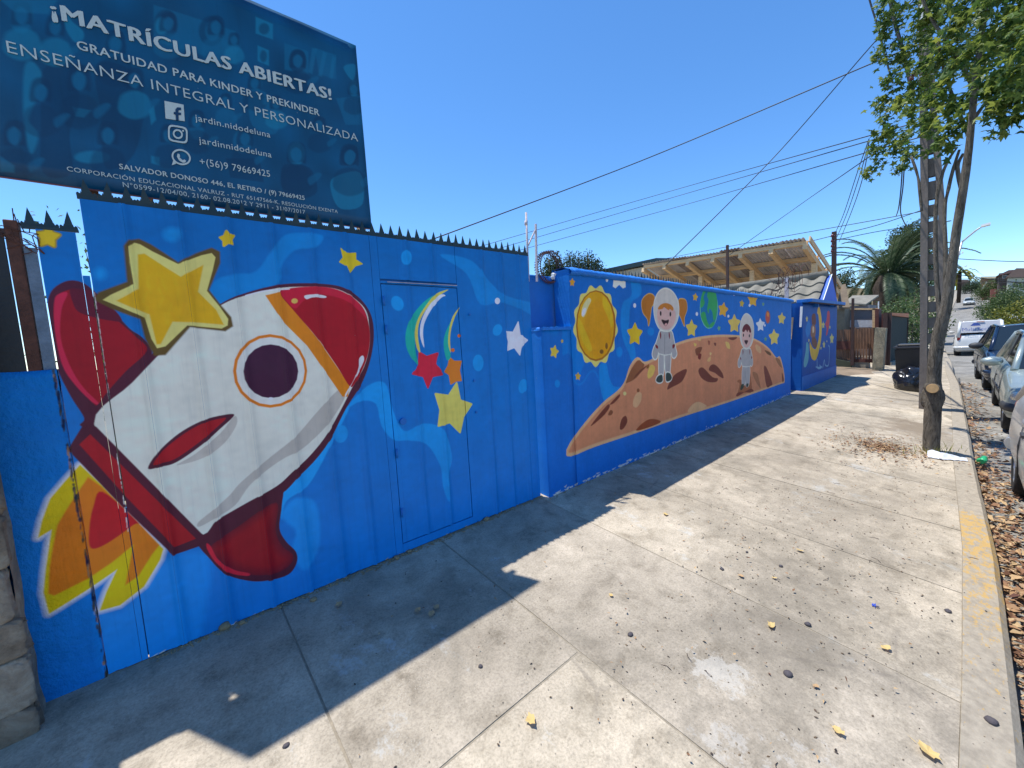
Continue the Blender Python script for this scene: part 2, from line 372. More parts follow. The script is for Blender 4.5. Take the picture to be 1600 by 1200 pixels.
M_GATE=A.material('gate_mural_paint',rough=.42,bscale=25,bstr=.35,bdist=.004,spec=.25)
# ---------------- mural on the long wall ----------------
YW=2.40
B=Canvas(2.3,9.45,.2,2.35,.004,YW,GAIN)
zz=np.linspace(0,1,B.h)[:,None,None]; B.a[:]=B.c((12,92,190))*(1-zz)+B.c((16,88,178))*zz
b5=lambda p:K(820,340,2.727,p); b3=lambda p:K(880,430,6,p); b6=lambda p:K(980,420,5.454,p)
SW=(12,112,200)
B.fill(b3([(0,470),(90,470),(130,600),(250,700),(230,760),(180,870),(140,990),(100,960),(95,800),(60,720),(0,740)]),(6,102,196),soft=.01)
B.fill(b3([(340,850),(400,830),(430,960),(470,1040),(540,1060),(430,1140),(400,1190),(370,1150),(340,1000)]),(10,116,205),soft=.008)
B.fill(b3([(640,60),(720,80),(730,180),(640,260),(620,400),(620,560),(660,640),(680,760),(650,820),(610,720),(560,600),(540,420),(560,260),(640,190)]),SW,soft=.012)
B.line(b3([(0,730),(60,730),(95,800),(95,960),(130,1020),(180,1010),(250,910),(300,910),(340,1000),(370,1120)]),(10,110,200),.02,alpha=.6,soft=.008)
B.line(b3([(400,850),(430,1000),(480,1060),(560,1050)]),(10,110,200),.02,alpha=.6,soft=.008)
for x,y,rx,ry in ((525,720,30,48),(820,530,32,38)): 
    q=b3([(x,y)])[0]; B.ell(q[0],q[1],rx/6,ry/6,(8,110,200),soft=.008)
B.ell(*b5([(140,708)])[0],4,6,(10,115,205),soft=.006); B.fill(b5([(100,370),(140,400),(140,500),(90,480),(60,420)]),(6,98,190),soft=.02)
# sun
t=np.linspace(0,2*math.pi,97)[:-1]
B.fill([(880+(303+(200+11*math.sin(13*a))*math.cos(a))/6,430+(475+(368+20*math.sin(13*a))*math.sin(a))/6) for a in t],(222,198,110),smooth=False)
B.ell(*b3([(307,475)])[0],31,55.5,(150,100,20)); B.ell(*b3([(305,472)])[0],28.5,53,(205,160,0))
B.ell(*b3([(330,500)])[0],22,46,(196,150,0),soft=.02)
B.fill(b3([(145,400),(190,480),(250,620),(270,700),(240,710),(190,640),(150,520)]),(214,176,20),soft=.008)
B.fill(b3([(380,200),(440,290),(465,420),(450,490),(420,400),(370,280)]),(214,176,20),soft=.008)
B.fill(b3([(240,215),(262,240),(235,300),(205,380),(180,390),(175,330),(200,260)]),(225,205,150),soft=.005); B.ell(*b3([(195,345)])[0],2.5,7,(235,230,225),rot=20)
B.ell(*b3([(359,718)])[0],3,3.5,(110,80,20)); B.ell(*b3([(405,665)])[0],2,5,(120,85,15))
# planet surface
rim=b5([(185,1008),(240,905),(330,800),(400,742),(430,700),(450,640),(480,603),(510,622),(560,600),(640,545),(740,515),(850,505),(960,515),(1030,552),(1070,600),(1088,600),(1106,690),(1080,708),(850,787),(700,833),(500,902),(300,968)])
B.fill(rim,(200,165,125),grow=.02,k=4); B.fill(rim,(184,128,95),grow=-.012,k=4,soft=.008)
RB=(105,52,42)
def blob(f,p,c,**k): B.fill(f(p),c,k=4,**k)
blob(b3,[(700,800),(740,820),(760,850),(690,960),(600,1010),(590,1000),(630,900)],(128,82,52)); blob(b3,[(660,970),(720,890),(800,840),(760,880),(700,940)],(105,60,40))
blob(b3,[(1150,880),(1155,910),(1110,1000),(1020,1050),(975,1072),(990,1020),(1040,940),(1100,900)],RB)
blob(b3,[(830,840),(860,870),(840,940),(800,970),(790,930),(805,870)],(200,175,90))
blob(b3,[(790,850),(805,835),(800,870),(780,872)],(120,85,30))
blob(b3,[(700,1100),(735,1110),(730,1180),(690,1240),(655,1220),(665,1150)],(195,160,120)); B.ell(*b3([(704,1080)])[0],2.2,3,(125,80,50)); B.ell(*b3([(577,1110)])[0],2.5,3,(220,195,130))
for p,c in (([(280,888),(350,800),(360,810),(330,850)],RB),([(362,795),(400,755),(405,762),(380,790)],RB),([(430,845),(437,870),(420,900),(405,900),(412,860)],RB),([(475,908),(510,870),(545,858),(580,870),(540,890)],(135,70,40)),
    ([(695,830),(710,800),(740,785),(775,803),(750,815)],(200,165,125)),([(365,820),(375,828),(368,842),(355,840)],(120,75,50)),([(740,650),(760,640),(800,680),(822,685),(815,700),(780,700),(750,680)],RB),
    ([(785,650),(795,628),(815,630),(840,660),(846,684),(830,678),(810,662)],RB),([(868,512),(905,510),(890,522),(875,520)],RB),([(1018,640),(1030,640),(1055,705),(1045,718),(1030,718)],(112,60,48)),
    ([(727,560),(755,552),(745,580),(732,588)],(120,70,45)),([(740,582),(752,582),(748,604),(738,600)],(110,40,30)),([(720,535),(732,540),(725,550)],(200,175,90)),([(855,530),(870,535),(875,558),(862,555)],(200,175,100)),
    ([(985,540),(1005,555),(1005,578),(990,570),(982,555)],(190,155,115)),([(1023,565),(1045,575),(1048,588),(1032,580)],(100,70,40)),([(782,600),(792,592),(790,612),(778,612)],(200,165,110)),([(788,575),(797,578),(790,588)],(205,175,120)),
    ([(903,760),(915,710),(905,700),(915,690),(955,700),(960,660),(968,740),(940,745),(915,755)],(150,95,62)),([(905,762),(908,745),(950,745),(975,740),(960,730)],(110,55,45)),([(970,660),(990,665),(1000,700),(1005,728),(985,700)],(150,105,75)),([(1068,598),(1085,605),(1095,640),(1080,625)],(140,100,70)),([(1095,660),(1104,690),(1098,700)],(110,55,45)),([(735,520),(750,515),(748,526)],(200,170,110)),([(805,535),(815,535),(812,548)],RB),([(780,525),(790,528),(785,545)],(140,80,60))):
    blob(b5,p,c)
WH=(184,180,186)
def child(f,face,hair,helm,suit,pig=None,w=.016):
    for p in (pig or []): B.fill(f(p),(190,165,80),grow=.012,k=4); B.fill(f(p),(165,110,28),k=4)
    for p in suit: B.fill(f(p),(212,204,206),grow=w,k=3)
    for p in suit: B.fill(f(p),(152,150,162),k=3)
    B.fill(f(helm),(212,204,206),grow=w,k=4); B.fill(f(helm),WH,k=4)
    B.fill(f(face),(190,156,160),k=4)
    B.fill(f(hair[0]),hair[1],k=3)
child(b3,[(890,320),(960,300),(1040,320),(1055,400),(1025,480),(965,512),(905,480),(880,400)],
 ([(885,320),(910,280),(960,262),(1010,278),(1035,310),(1025,335),(1000,318),(990,330),(960,310),(945,300),(930,318)],(176,118,35)),
 [(965,130),(1030,165),(1075,250),(1082,350),(1060,440),(1010,510),(960,520),(905,500),(865,420),(850,310),(865,220),(905,155)],
 [[(905,530),(960,528),(1015,530),(1030,620),(1005,745),(900,740),(885,640)],[(905,540),(870,640),(850,680),(835,740),(850,782),(875,775),(895,690),(905,620)],[(1020,540),(1040,620),(1055,690),(1065,740),(1045,772),(1022,760),(1015,680),(1005,600)],
  [(900,745),(950,745),(940,900),(930,940),(900,930)],[(955,745),(1005,745),(1000,900),(990,940),(962,930)]],
 [[(800,180),(850,200),(850,260),(825,300),(815,380),(800,470),(790,410),(745,340),(740,240)],[(1100,225),(1150,240),(1160,320),(1135,400),(1135,475),(1105,400),(1080,340),(1082,250)]])
for p in ([(925,935),(930,990),(900,1008),(870,990),(885,950)],[(965,920),(1000,920),(1018,960),(1000,990),(965,992)]): B.fill(b3(p),(212,204,206),grow=.014,k=4); B.fill(b3(p),(48,56,58),k=4)
B.ell(*b3([(913,360)])[0],1.3,3.8,(20,12,18)); B.ell(*b3([(1005,366)])[0],1.3,3.6,(20,12,18))
blob(b3,[(920,418),(960,425),(990,418),(985,450),(960,478),(935,455)],(40,14,18)); blob(b3,[(948,466),(962,450),(975,458),(962,476)],(190,140,150))
for p in ([(908,530),(918,560),(912,600),(905,570)],[(992,530),(1000,560),(998,600),(990,570)],[(862,650),(885,665),(885,690),(868,680)],[(1025,655),(1045,648),(1048,668),(1028,690)]): blob(b3,p,(110,20,30))
B.line(b3([(951,560),(950,740)]),(98,98,112),.008); B.line(b3([(900,738),(950,750),(1003,742)]),(210,202,206),.01); B.line(b3([(944,760),(944,900)]),(212,204,206),.014)
child(b6,[(985,520),(1015,480),(1055,520),(1062,590),(1045,650),(1015,672),(988,640),(975,580)],
 ([(978,530),(990,490),(1017,470),(1045,490),(1058,535),(1045,545),(1035,520),(1025,540),(1010,520),(995,540)],(90,22,30)),
 [(1020,385),(1060,420),(1078,490),(1075,580),(1055,650),(1017,682),(980,650),(962,580),(962,480),(985,410)],
 [[(980,685),(1050,685),(1055,760),(1045,835),(985,835),(975,760)],[(978,690),(960,750),(945,790),(948,835),(965,830),(978,770)],[(1050,690),(1065,750),(1070,800),(1060,830),(1048,810),(1045,760)],[(985,835),(1015,835),(1008,960),(995,990),(978,980)],[(1015,835),(1045,835),(1042,960),(1030,1000),(1010,985)]],None,.012)
for p in ([(975,985),(995,985),(990,1015),(970,1035),(962,1020)],[(1018,980),(1035,980),(1030,1005),(1015,1005)]): blob(b6,p,(52,58,52))
B.ell(*b6([(991,566)])[0],.9,2.6,(20,12,18)); B.ell(*b6([(1042,572)])[0],.9,2.4,(20,12,18)); blob(b6,[(998,612),(1030,612),(1020,640),(1012,645)],(50,14,28))
for p in ([(985,690),(992,705),(986,735)],[(1042,690),(1048,705),(1044,735)],[(960,752),(972,765),(968,778)],[(1058,745),(1066,755),(1058,768)]): blob(b6,p,(110,24,34))
B.line(b6([(985,830),(1015,836),(1045,830)]),(210,202,206),.01); B.line(b6([(1005,860),(1005,930)]),(88,88,100),.008)
# earth
B.ell(*b6([(697,335)])[0],14.2,32.5,(100,165,140)); B.ell(*b6([(697,335)])[0],13.2,31,(6,98,158))
for p in ([(655,180),(680,175),(650,240),(660,290),(640,330),(624,320),(630,240)],[(700,172),(735,175),(762,230),(768,320),(755,420),(735,440),(725,370),(700,340),(695,380),(680,345),(692,270),(680,230)],[(640,370),(665,375),(680,440),(700,490),(680,500),(645,450),(628,400)],[(700,485),(735,450),(745,470),(720,500)]): blob(b6,p,(46,136,84))
for f,x,y,r,c in ((b6,65,560,17,(228,180,30)),(b6,548,510,13,(222,190,80)),(b6,818,350,11,(220,160,40)),(b6,912,470,14,(215,185,90)),(b6,1070,260,12,(205,165,40)),(b6,580,243,6,(190,165,50)),(b6,976,297,5.5,(170,160,50)),(b6,1252,585,12,(205,190,90)),(b6,1316,425,9,(190,185,90)),(b6,1135,480,10,(205,215,225)),(b6,783,508,4,(90,140,120)),
    (b5,70,346,6,(190,165,50)),(b5,202,277,6,(195,155,45)),(b5,127,572,9.5,(220,190,70)),(b5,226,677,6,(180,160,60)),(b5,160,527,3,(180,170,60)),(b6,1160,302,3,(90,130,110)),(b6,1180,600,3.5,(90,130,110))):
    q=f([(x,y)])[0]; B.star(q[0],q[1],r*1.12,c,random.uniform(-14,14),.68)
for f,x,y,r in ((b6,63,314,3),(b6,594,386,2.5),(b6,862,405,2),(b6,910,217,2),(b6,1043,312,2),(b6,1173,482,1.6),(b5,350,267,2.4),(b5,158,393,2.6)): 
    q=f([(x,y)])[0]; B.ell(q[0],q[1],r*.75,r*1.2,(205,212,225))
B.ell(*b6([(1198,412)])[0],4,10.5,(120,90,100)); B.ell(*b6([(1198,412)])[0],3,9,(170,70,60)); blob(b6,[(1190,370),(1210,380),(1205,410),(1192,400)],(200,130,50))
B.fill(b3([(480,0),(580,0),(582,110),(560,120),(525,85),(490,118),(470,105)]),(205,206,212),smooth=False,grow=.006)
for _ in range(300):
    x=random.uniform(2.45,9.4); z=.262+.008*x+random.gauss(0,.012)
    B.fill([(x,z),(x+random.uniform(.02,.09),z+random.uniform(-.006,.01)),(x+.02,z-.014)],(196,198,200),smooth=False,metres=True,soft=.004,alpha=.8)
B.texture(2,.03)
M_WALL=B.material('long_wall_mural_paint',rough=.6,bscale=45,bstr=.5,bdist=.006,spec=.18)
# ---------------- mural on the end wall ----------------
YE=2.36
D=Canvas(9.7,13.2,.2,2.3,.008,YE,GAIN); D.a[:]=D.c((8,66,150))
e7=lambda p:K(1220,460,7.5,p)
D.fill(e7([(290,400),(330,300),(350,420),(320,500),(300,480)]),(20,95,175),soft=.03)
D.fill(e7([(435,160),(455,160),(480,300),(475,500),(450,650),(420,750),(395,775),(360,750),(340,650),(342,560),(370,620),(410,640),(440,540),(452,400),(440,250),(425,220)]),(190,170,60),k=4)
for p,c in (([(365,250),(385,225),(405,240),(412,330),(400,360),(370,360),(362,310)],(95,50,45)),([(360,370),(395,360),(410,420),(400,500),(365,510),(348,460)],(125,85,70)),([(372,380),(388,385),(388,440),(372,450)],(190,165,150)),([(365,510),(400,500),(425,560),(420,620),(385,620),(362,570)],(100,62,50)),
    ([(545,205),(570,205),(575,300),(560,400),(545,470),(530,480),(535,400),(520,350),(535,300)],(160,52,72)),([(300,565),(325,590),(325,750),(300,840),(275,850),(270,790),(290,680)],(80,135,165))): D.fill(e7(p),c,k=4)
for x,y,r in ((305,290,5),(497,360,6),(597,520,9),(505,590,6),(540,550,2),(470,630,3),(330,540,3),(575,385,3)): q=e7([(x,y)])[0]; D.star(q[0],q[1],r,(175,175,110),0,.4)
for p in ([(425,760),(430,860),(470,860),(455,830)],[(490,860),(510,770),(520,830),(560,820),(570,640),(560,600)],[(412,850),(440,858),(480,850)]): D.line(e7(p),(120,160,200),.035,alpha=.8)
D.texture(3,.03); M_END=D.material('end_wall_mural_paint',rough=.6,bscale=30,bstr=.4,bdist=.005)
# ---------------- materials ----------------
GREEN=simple('dark_green_metal',(.002,.020,.026),.45,0,12,.3,spec=.5)
BLUE=simple('blue_wall_paint',tuple(lin((8,84,172))/GAIN),.6,0,7,.12,.4,bd=.006,coord='World')
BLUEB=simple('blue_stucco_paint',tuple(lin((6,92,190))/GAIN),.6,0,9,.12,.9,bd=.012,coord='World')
WOOD_NEW=simple('pine_timber',(.66,.44,.23),.75,0,5,.25,.2,stretch=(1,1,6),coord='World')
WOOD_OLD=simple('weathered_brown_timber',(.20,.105,.06),.85,0,6,.35,.4,stretch=(3,3,.7),coord='World')
WOOD_DARK=simple('dark_timber',(.055,.028,.022),.8,0,8,.4,.3,stretch=(3,3,.7),coord='World')
RUST=simple('rusty_steel',(.10,.035,.02),.8,0,20,.5,.4,coord='World')
STEEL=simple('galvanised_steel',(.42,.42,.42),.45,.6,14,.2,.15,coord='World')
PALEPAINT=simple('chipped_pale_paint',(.45,.40,.42),.7,0,30,.35,.3,coord='World')
BLACKSHEET=simple('black_painted_sheet',(.012,.012,.013),.55,0,4,.5,.3,coord='World')
BLACKP=simple('black_plastic',(.012,.012,.014),.4,0,20,.2,.05)
WIRE=simple('black_cable',(.012,.012,.014),.6,0,20,.2,0)
WHITEP=simple('white_paint',(.75,.75,.73),.5,0,12,.08,.05)
def concrete_mat(name,base=(.385,.330,.250),world=True,cracks=True):
    t=NT(name); co=t.coord('World'); b=np.array(base)
    big=t.noise(co,.9,6,.62,.4); mid=t.noise(co,5.5,7,.72,.3); fine=t.noise(co,95,3,.7)
    c=t.ramp(big,[(.3,tuple(b*.66)),(.5,tuple(b)),(.68,tuple(b*1.28))])
    c=t.mix(.75,c,t.ramp(mid,[(.30,(.52,.50,.47)),(.47,(1,1,1)),(.66,(1.28,1.28,1.3))]),'MULTIPLY')
    c=t.mix(.7,c,t.ramp(fine,[(.3,(.62,.62,.62)),(.5,(1,1,1)),(.72,(1.25,1.25,1.25))]),'MULTIPLY')
    # dark grit and pale aggregate
    sp=t.vor(co,75); c=t.mix(t.ramp(sp,[(.06,(.8,.8,.8)),(.11,(0,0,0))]),c,tuple(b*.45)) 
    g=t.math('MULTIPLY',t.ramp(t.vor(co,120),[(.10,(1,1,1)),(.2,(0,0,0))]),t.ramp(t.noise(co,3,3),[(.5,(0,0,0)),(.6,(1,1,1))])); c=t.mix(g,c,(.5,.47,.4))
    # pale mortar blotches, worn grey patches, brownish stains
    m1=t.noise(t.coord('World',(1.1,.8,1)),2.1,9,.78,.15)
    c=t.mix(t.ramp(m1,[(.585,(0,0,0)),(.64,(.7,.7,.7))]),c,(.46,.45,.41))
    m2=t.noise(co,1.5,8,.7,.5); c=t.mix(t.ramp(m2,[(.52,(0,0,0)),(.66,(.5,.5,.5))]),c,(.17,.15,.115))
    m3=t.noise(co,14,8,.8); c=t.mix(t.ramp(m3,[(.56,(0,0,0)),(.66,(.45,.45,.45))]),c,tuple(b*.6))
    oi=t.node('ShaderNodeObjectInfo'); c=t.mix(1.,c,t.ramp(oi.outputs['Random'],[(0,(.9,.9,.91)),(1,(1.07,1.065,1.05))]),'MULTIPLY')
    if cracks:
        def zone(cx,cy,sx,sy,rad,col,amt,c,e0=.35,e1=1.0,na=2.6,ns=3.2):
            mp=t.node('ShaderNodeMapping'); mp.vector_type='POINT'; mp.inputs['Location'].default_value=(-cx*sx,-cy*sy,0); mp.inputs['Scale'].default_value=(sx,sy,0); t.l.new(t.coord('World'),mp.inputs[0])
            ln=t.node('ShaderNodeVectorMath',operation='LENGTH'); t.l.new(mp.outputs[0],ln.inputs[0])
            d=t.math('ADD',t.math('DIVIDE',ln.outputs['Value'],rad),t.math('MULTIPLY',t.math('SUBTRACT',t.noise(co,ns,9,.8),.5),na))
            return t.mix(t.ramp(t.math('MULTIPLY',d,.5),[(e0/2,(amt,)*3),(e1/2,(0,0,0))]),c,col)
        c=zone(7.9,.55,.8,1.6,.75,(.20,.155,.105),.85,c)
        c=zone(2.3,.50,.6,1.3,.62,(.15,.13,.10),.5,c,.2,1.3,5.,5.); c=zone(3.9,.75,.5,1.2,.75,(.17,.145,.11),.45,c,.2,1.3,5.,4.)
        c=zone(1.75,.72,2.4,2.2,.34,(.50,.48,.43),.42,c,.42,.66,6.,9.); c=zone(1.3,.35,1,1.2,.35,(.46,.44,.40),.38,c,.4,.62,6.,7.); c=zone(11.5,.9,.5,.7,.6,(.24,.2,.145),.5,c)
        v=t.vor(t.coord('World',(1,1,1)),.8,'DISTANCE_TO_EDGE'); 
        wv=t.noise(co,6,4,.7); vv=t.math('ADD',v,t.math('MULTIPLY',t.math('SUBTRACT',wv,.5),.06))
        c=t.mix(t.math('MULTIPLY',t.ramp(vv,[(.0,(.5,.5,.5)),(.006,(0,0,0))]),t.ramp(t.noise(co,.7,2),[(.5,(0,0,0)),(.6,(.8,.8,.8))])),c,(.14,.12,.10))
    t.base(c); t.set(.92,spec=.25); 
    h=t.math('ADD',t.math('MULTIPLY',mid,1.2),t.math('MULTIPLY',fine,.5)); t.bump(h,.5,.006); return t.m
CONC=concrete_mat('pavement_concrete'); CONC_F=concrete_mat('far_pavement_concrete',(.30,.27,.215),cracks=False)
ASPH=concrete_mat('road_concrete',(.23,.22,.195),cracks=False)
DIRT=simple('dry_dirt',(.22,.165,.11),.95,0,2.2,.35,.7,coord='World',bd=.02)
def kerb_mat():
    t=NT('kerb_worn_yellow_paint'); co=t.coord('World'); n=t.noise(t.coord('World',(1,1.6,1.6)),17,8,.8); 
    sep=t.node('ShaderNodeSeparateXYZ'); t.l.new(t.coord('World'),sep.inputs[0]); x=sep.outputs[0]
    msk=t.ramp(t.math('DIVIDE',x,10),[(.22,(.36,.36,.36)),(.3,(.42,.42,.42)),(.47,(.52,.52,.52)),(.56,(.0,.0,.0))])
    thr=t.math('LESS_THAN',t.math('SUBTRACT',n,0.0),t.math('MULTIPLY',msk,1.04))
    c=t.ramp(t.noise(co,22,6,.7),[(.3,(.24,.205,.155)),(.7,(.39,.335,.255))])
    c=t.mix(t.math('MULTIPLY',thr,.85),c,(.46,.29,.085)); t.base(c); t.set(.9); t.bump(n,.6,.01); return t.m
KERB=kerb_mat()
def leafmat(name,cols,sub=.35,rough=.5):
    t=NT(name); g=t.node('ShaderNodeNewGeometry'); f=g.outputs['Random Per Island']
    t.base(t.ramp(f,[(i/(len(cols)-1),c) for i,c in enumerate(cols)])); t.set(rough,spec=.4)
    if sub:
        tr=t.node('ShaderNodeBsdfTranslucent'); t.l.new(t.ramp(f,[(0,tuple(np.array(cols[0])*1.6)),(1,tuple(np.minimum(np.array(cols[-1])*1.7,1)))]),tr.inputs[0])
        mx=t.node('ShaderNodeMixShader'); mx.inputs[0].default_value=sub; t.l.new(t.b.outputs[0],mx.inputs[1]); t.l.new(tr.outputs[0],mx.inputs[2])
        t.l.new(mx.outputs[0],t.n['Material Output'].inputs[0])
    return t.m
LEAF_T=leafmat('maple_leaf_green',[(.03,.075,.015),(.06,.12,.02),(.10,.17,.03),(.19,.22,.04)],.42)
LEAF_D=leafmat('dark_needle_green',[(.012,.03,.012),(.03,.06,.02),(.05,.08,.03)],.15,.7)
LEAF_B=leafmat('bush_green',[(.03,.06,.015),(.06,.10,.025),(.09,.13,.04)],.25)
LEAF_Y=leafmat('yellow_green_bush',[(.06,.09,.012),(.16,.17,.02),(.22,.2,.03)],.25)
LEAF_P=leafmat('palm_green',[(.022,.05,.02),(.05,.085,.035),(.10,.13,.07)],.15)
DRY=leafmat('dry_leaf_litter',[(.10,.045,.025),(.20,.10,.05),(.36,.22,.11),(.48,.34,.18),(.14,.06,.05)],0,.8)
DRYY=leafmat('dry_yellow_leaf',[(.55,.38,.13),(.60,.44,.18),(.5,.33,.12)],.15,.7)
def barkmat(name,c,sc=1):
    t=NT(name); co=t.coord('World',(9*sc,9*sc,2.2*sc)); n=t.noise(co,2.6,8,.72,1.5); c=np.array(c)
    t.base(t.ramp(n,[(.34,tuple(c*.3)),(.5,tuple(c)),(.72,tuple(c*1.6))])); t.set(.95,spec=.15); t.bump(n,1.,.07); return t.m
BARK=barkmat('grey_tree_bark',(.19,.165,.13)); BARKP=barkmat('palm_trunk_bark',(.05,.038,.03),.4)

# ---------------- terrain, road, pavement ----------------
def ip(x,X,Yv): return float(np.interp(x,X,Yv))
KX=[-6,2.58,4.08,6.38,8.5,11,13.8,16.8,20,29,50,77,130,185,300]; KY=[-.2,-.17,-.145,-.04,.03,.12,.224,.405,.52,.95,2.0,3.2,3.6,3.9,4.2]
RX=[-20,0,6,10,16,29,50,77,95,130,185,215,300]; RZ=[-.2,-.13,-.08,-.04,.02,-.12,-.1,.12,1.2,4.6,10.1,12,12]
RR=lambda x: ip(x,[-10,30,77,130,185,300],[-8.5,-6,-3.2,-2.6,-2.3,-2.3])
kerby=lambda x: ip(x,KX,KY); roadz=lambda x: ip(x,RX,RZ)
def gz(x,y): return (-NG[0]*x-NG[1]*y)/NG[2]
def walkz(x,y):
    a=gz(x,y)
    if x<=17: return a
    b=roadz(x)+.14+.05*min(y-kerby(x),3)
    t=min((x-17)/10,1); return a*(1-t)+b*t
def terr(x,y):
    if x<60 and -6<y<2.55: base=roadz(x)-.4
    elif y>kerby(x)+.1 : base=walkz(x,min(y,2.6 if x<17 else kerby(x)+2.5))-.03
    elif y<RR(x): base=roadz(x)-.12
    else: base=roadz(x)-.12
    h=0
    if y>12 and x>30: h=min((y-12)*.22,14)*min((x-30)/25,1)
    if x>60 and y<-9: h-=min((-9-y)*.03,2)
    return base+h
xs=list(np.arange(-30,16,1.5))+list(np.arange(16,100,3))+list(np.arange(100,300,8))+[330,400,600,900]
ys=[-600,-250,-120,-60,-30,-16,-12,-9,-7,-5,-3,-1.5,-.6,.5,1,1.8,2.6,3.5,5,7,9,12,15,18,22,26,32,40,55,80,120,250,600]
vs=[];fs=[]
for x in xs:
    for y in ys: vs.append((x,y,terr(x,y)))
ny=len(ys)
for i in range(len(xs)-1):
    for j in range(ny-1): a=i*ny+j; fs.append((a,a+ny,a+ny+1,a+1))
tm=NT('dry_hill_ground'); co=tm.coord('World'); n=tm.noise(co,.12,8,.7)
tm.base(tm.ramp(n,[(.35,(.20,.17,.10)),(.55,(.34,.28,.18)),(.7,(.12,.12,.06))])); tm.set(.95)
obj('ground',mesh(vs,fs,True),tm.m,kind='structure')
vs=[];fs=[]
xs=list(np.arange(-12,30,1.))+list(np.arange(30,216,3.))
for x in xs:
    a,b=RR(x),kerby(x)-.002
    for k in range(7): vs.append((x,a+(b-a)*k/6,roadz(x)+ (-.012*abs(k-3)/3)))
for i in range(len(xs)-1):
    for k in range(6): a=i*7+k; fs.append((a,a+7,a+8,a+1))
obj('road',mesh(vs,fs,True),ASPH,kind='structure')
# cross streets' far pavement on the right
vs=[];fs=[]
for i,x in enumerate(xs):
    a=RR(x); z=roadz(x)
    for y,zz_ in ((a+.01,z-.02),(a+.01,z+.12),(a-2,z+.14),(a-2,z-.2)): vs.append((x,y,zz_))
    if i: 
        for k in range(3): q=(i-1)*4+k; fs.append((q,q+4,q+5,q+1))
obj('far_pavement',mesh(vs,fs),CONC_F,kind='structure')
# kerb (solid strip with a real step)
vs=[];fs=[]
kx=list(np.arange(-6,20,.25))+list(np.arange(20,215,3.))
for i,x in enumerate(kx):
    y=kerby(x); wob=.006*noise.noise(Vector((x*3,0,0))); j=.006*noise.noise(Vector((x*5,4,0)))
    for yy,zz_ in ((y+wob,roadz(x)-.05),(y+wob,walkz(x,y)-.03),(y+wob+.025,walkz(x,y)+.001+j),(y+.16,walkz(x,y+.16)+.002),(y+.16,walkz(x,y)-.1)): vs.append((x,yy,zz_))
    if i:
        for k in range(4): q=(i-1)*5+k; fs.append((q,q+5,q+6,q+1))
obj('kerb',mesh(vs,fs),KERB,kind='structure')
# pavement slabs with recessed joints
pv=obj('pavement',mesh(*(lambda X:([(x,y,walkz(x,y)-.006) for x in X for y in (kerby(x)+.1,1.3 if x<17 else kerby(x)+1.3,2.75 if x<17 else kerby(x)+2.6)],[(i*3+k,i*3+3+k,i*3+4+k,i*3+1+k) for i in range(len(X)-1) for k in range(2)]))(list(np.arange(-4,20,.5))+list(np.arange(20,215,3.)))),simple('joint_dirt',(.27,.23,.17),.95,0,30,.3,.3,coord='World'),kind='structure')
jx=[-3.66,-2.65,-1.65,-.645,.36,1.365,2.371,3.37,4.38,5.38,6.4,7.4,8.4,9.4,10.4,11.4,12.4,13.3,14.3,15.3,16.6,18.6,21,24,27,30,34,38,43,50,58,68,80,95,110,130,150,170,190,214]
def slab(x0,x1,f0,f1,nx=6,ny_=5):
    g=.005; a,b=x0+g,x1-g; bm=bmesh.new(); dz=random.uniform(-.0015,.0015)
    grid=[]
    for i in range(nx+1):
        x=a+(b-a)*i/nx; row=[]
        for j in range(ny_+1):
            y0,y1=f0(x)+g,f1(x)-g; y=y0+(y1-y0)*j/ny_
            e=(i in (0,nx) or j in (0,ny_))
            row.append(bm.verts.new((x+(.0015*noise.noise(Vector((x*9,y*9,1))) if e else 0),y,walkz(x,y)+dz+.004*noise.noise(Vector((x*1.7,y*1.7,0)))-(.003 if e else 0))))
        grid.append(row)
    for i in range(nx):
        for j in range(ny_): bm.faces.new((grid[i][j],grid[i+1][j],grid[i+1][j+1],grid[i][j+1]))
    r=bmesh.ops.extrude_edge_only(bm,edges=[e for e in bm.edges if e.is_boundary])
    for v in r['geom']:
        if isinstance(v,bmesh.types.BMVert): v.co.z-=.03
    bmesh.ops.recalc_face_normals(bm,faces=bm.faces[:]); return bm
for x0,x1 in zip(jx[:-1],jx[1:]):
    top=(lambda x:2.62) if x1<17 else (lambda x:kerby(x)+2.45)
    kb=lambda x:kerby(x)+.158
    if x1<1.4:
        obj('slab',slab(x0,x1,kb,lambda x:1.2),CONC,pv); obj('slab',slab(x0,x1,lambda x:1.2,top),CONC,pv)
    else: obj('slab',slab(x0,x1,kb,top),CONC if x1<20 else CONC_F,pv)
# bare ground round the tree and beside the neighbour's gate
def patch(name,cx,cy,rx,ry,m,h=.006,n=26):
    bm=bmesh.new(); c=bm.verts.new((cx,cy,walkz(cx,cy)+h*2.2)); ring=[];r2=[]
    for k in range(n):
        a=2*math.pi*k/n; q=1+.3*noise.noise(Vector((math.cos(a)*2,math.sin(a)*2,cx)))+.2*noise.noise(Vector((math.cos(a)*6,math.sin(a)*6,cx)))
        for s,l,hh in ((.6,ring,h*1.6),(1,r2,-.004)):
            x,y=cx+rx*q*s*math.cos(a),cy+ry*q*s*math.sin(a); l.append(bm.verts.new((x,y,walkz(x,y)+hh)))
    for k in range(n):
        bm.faces.new((c,ring[k],ring[(k+1)%n])); bm.faces.new((ring[k],r2[k],r2[(k+1)%n],ring[(k+1)%n]))
    return obj(name,bm,m,kind='structure')
0 and patch('tree_pit_soil',8.0,.44,1.1,.34,simple('dusty_soil',(.27,.215,.155),.95,0,5,.3,.6,coord='World'),.003,60)
patch('driveway_dirt',14.6,2.35,1.5,.55,DIRT)

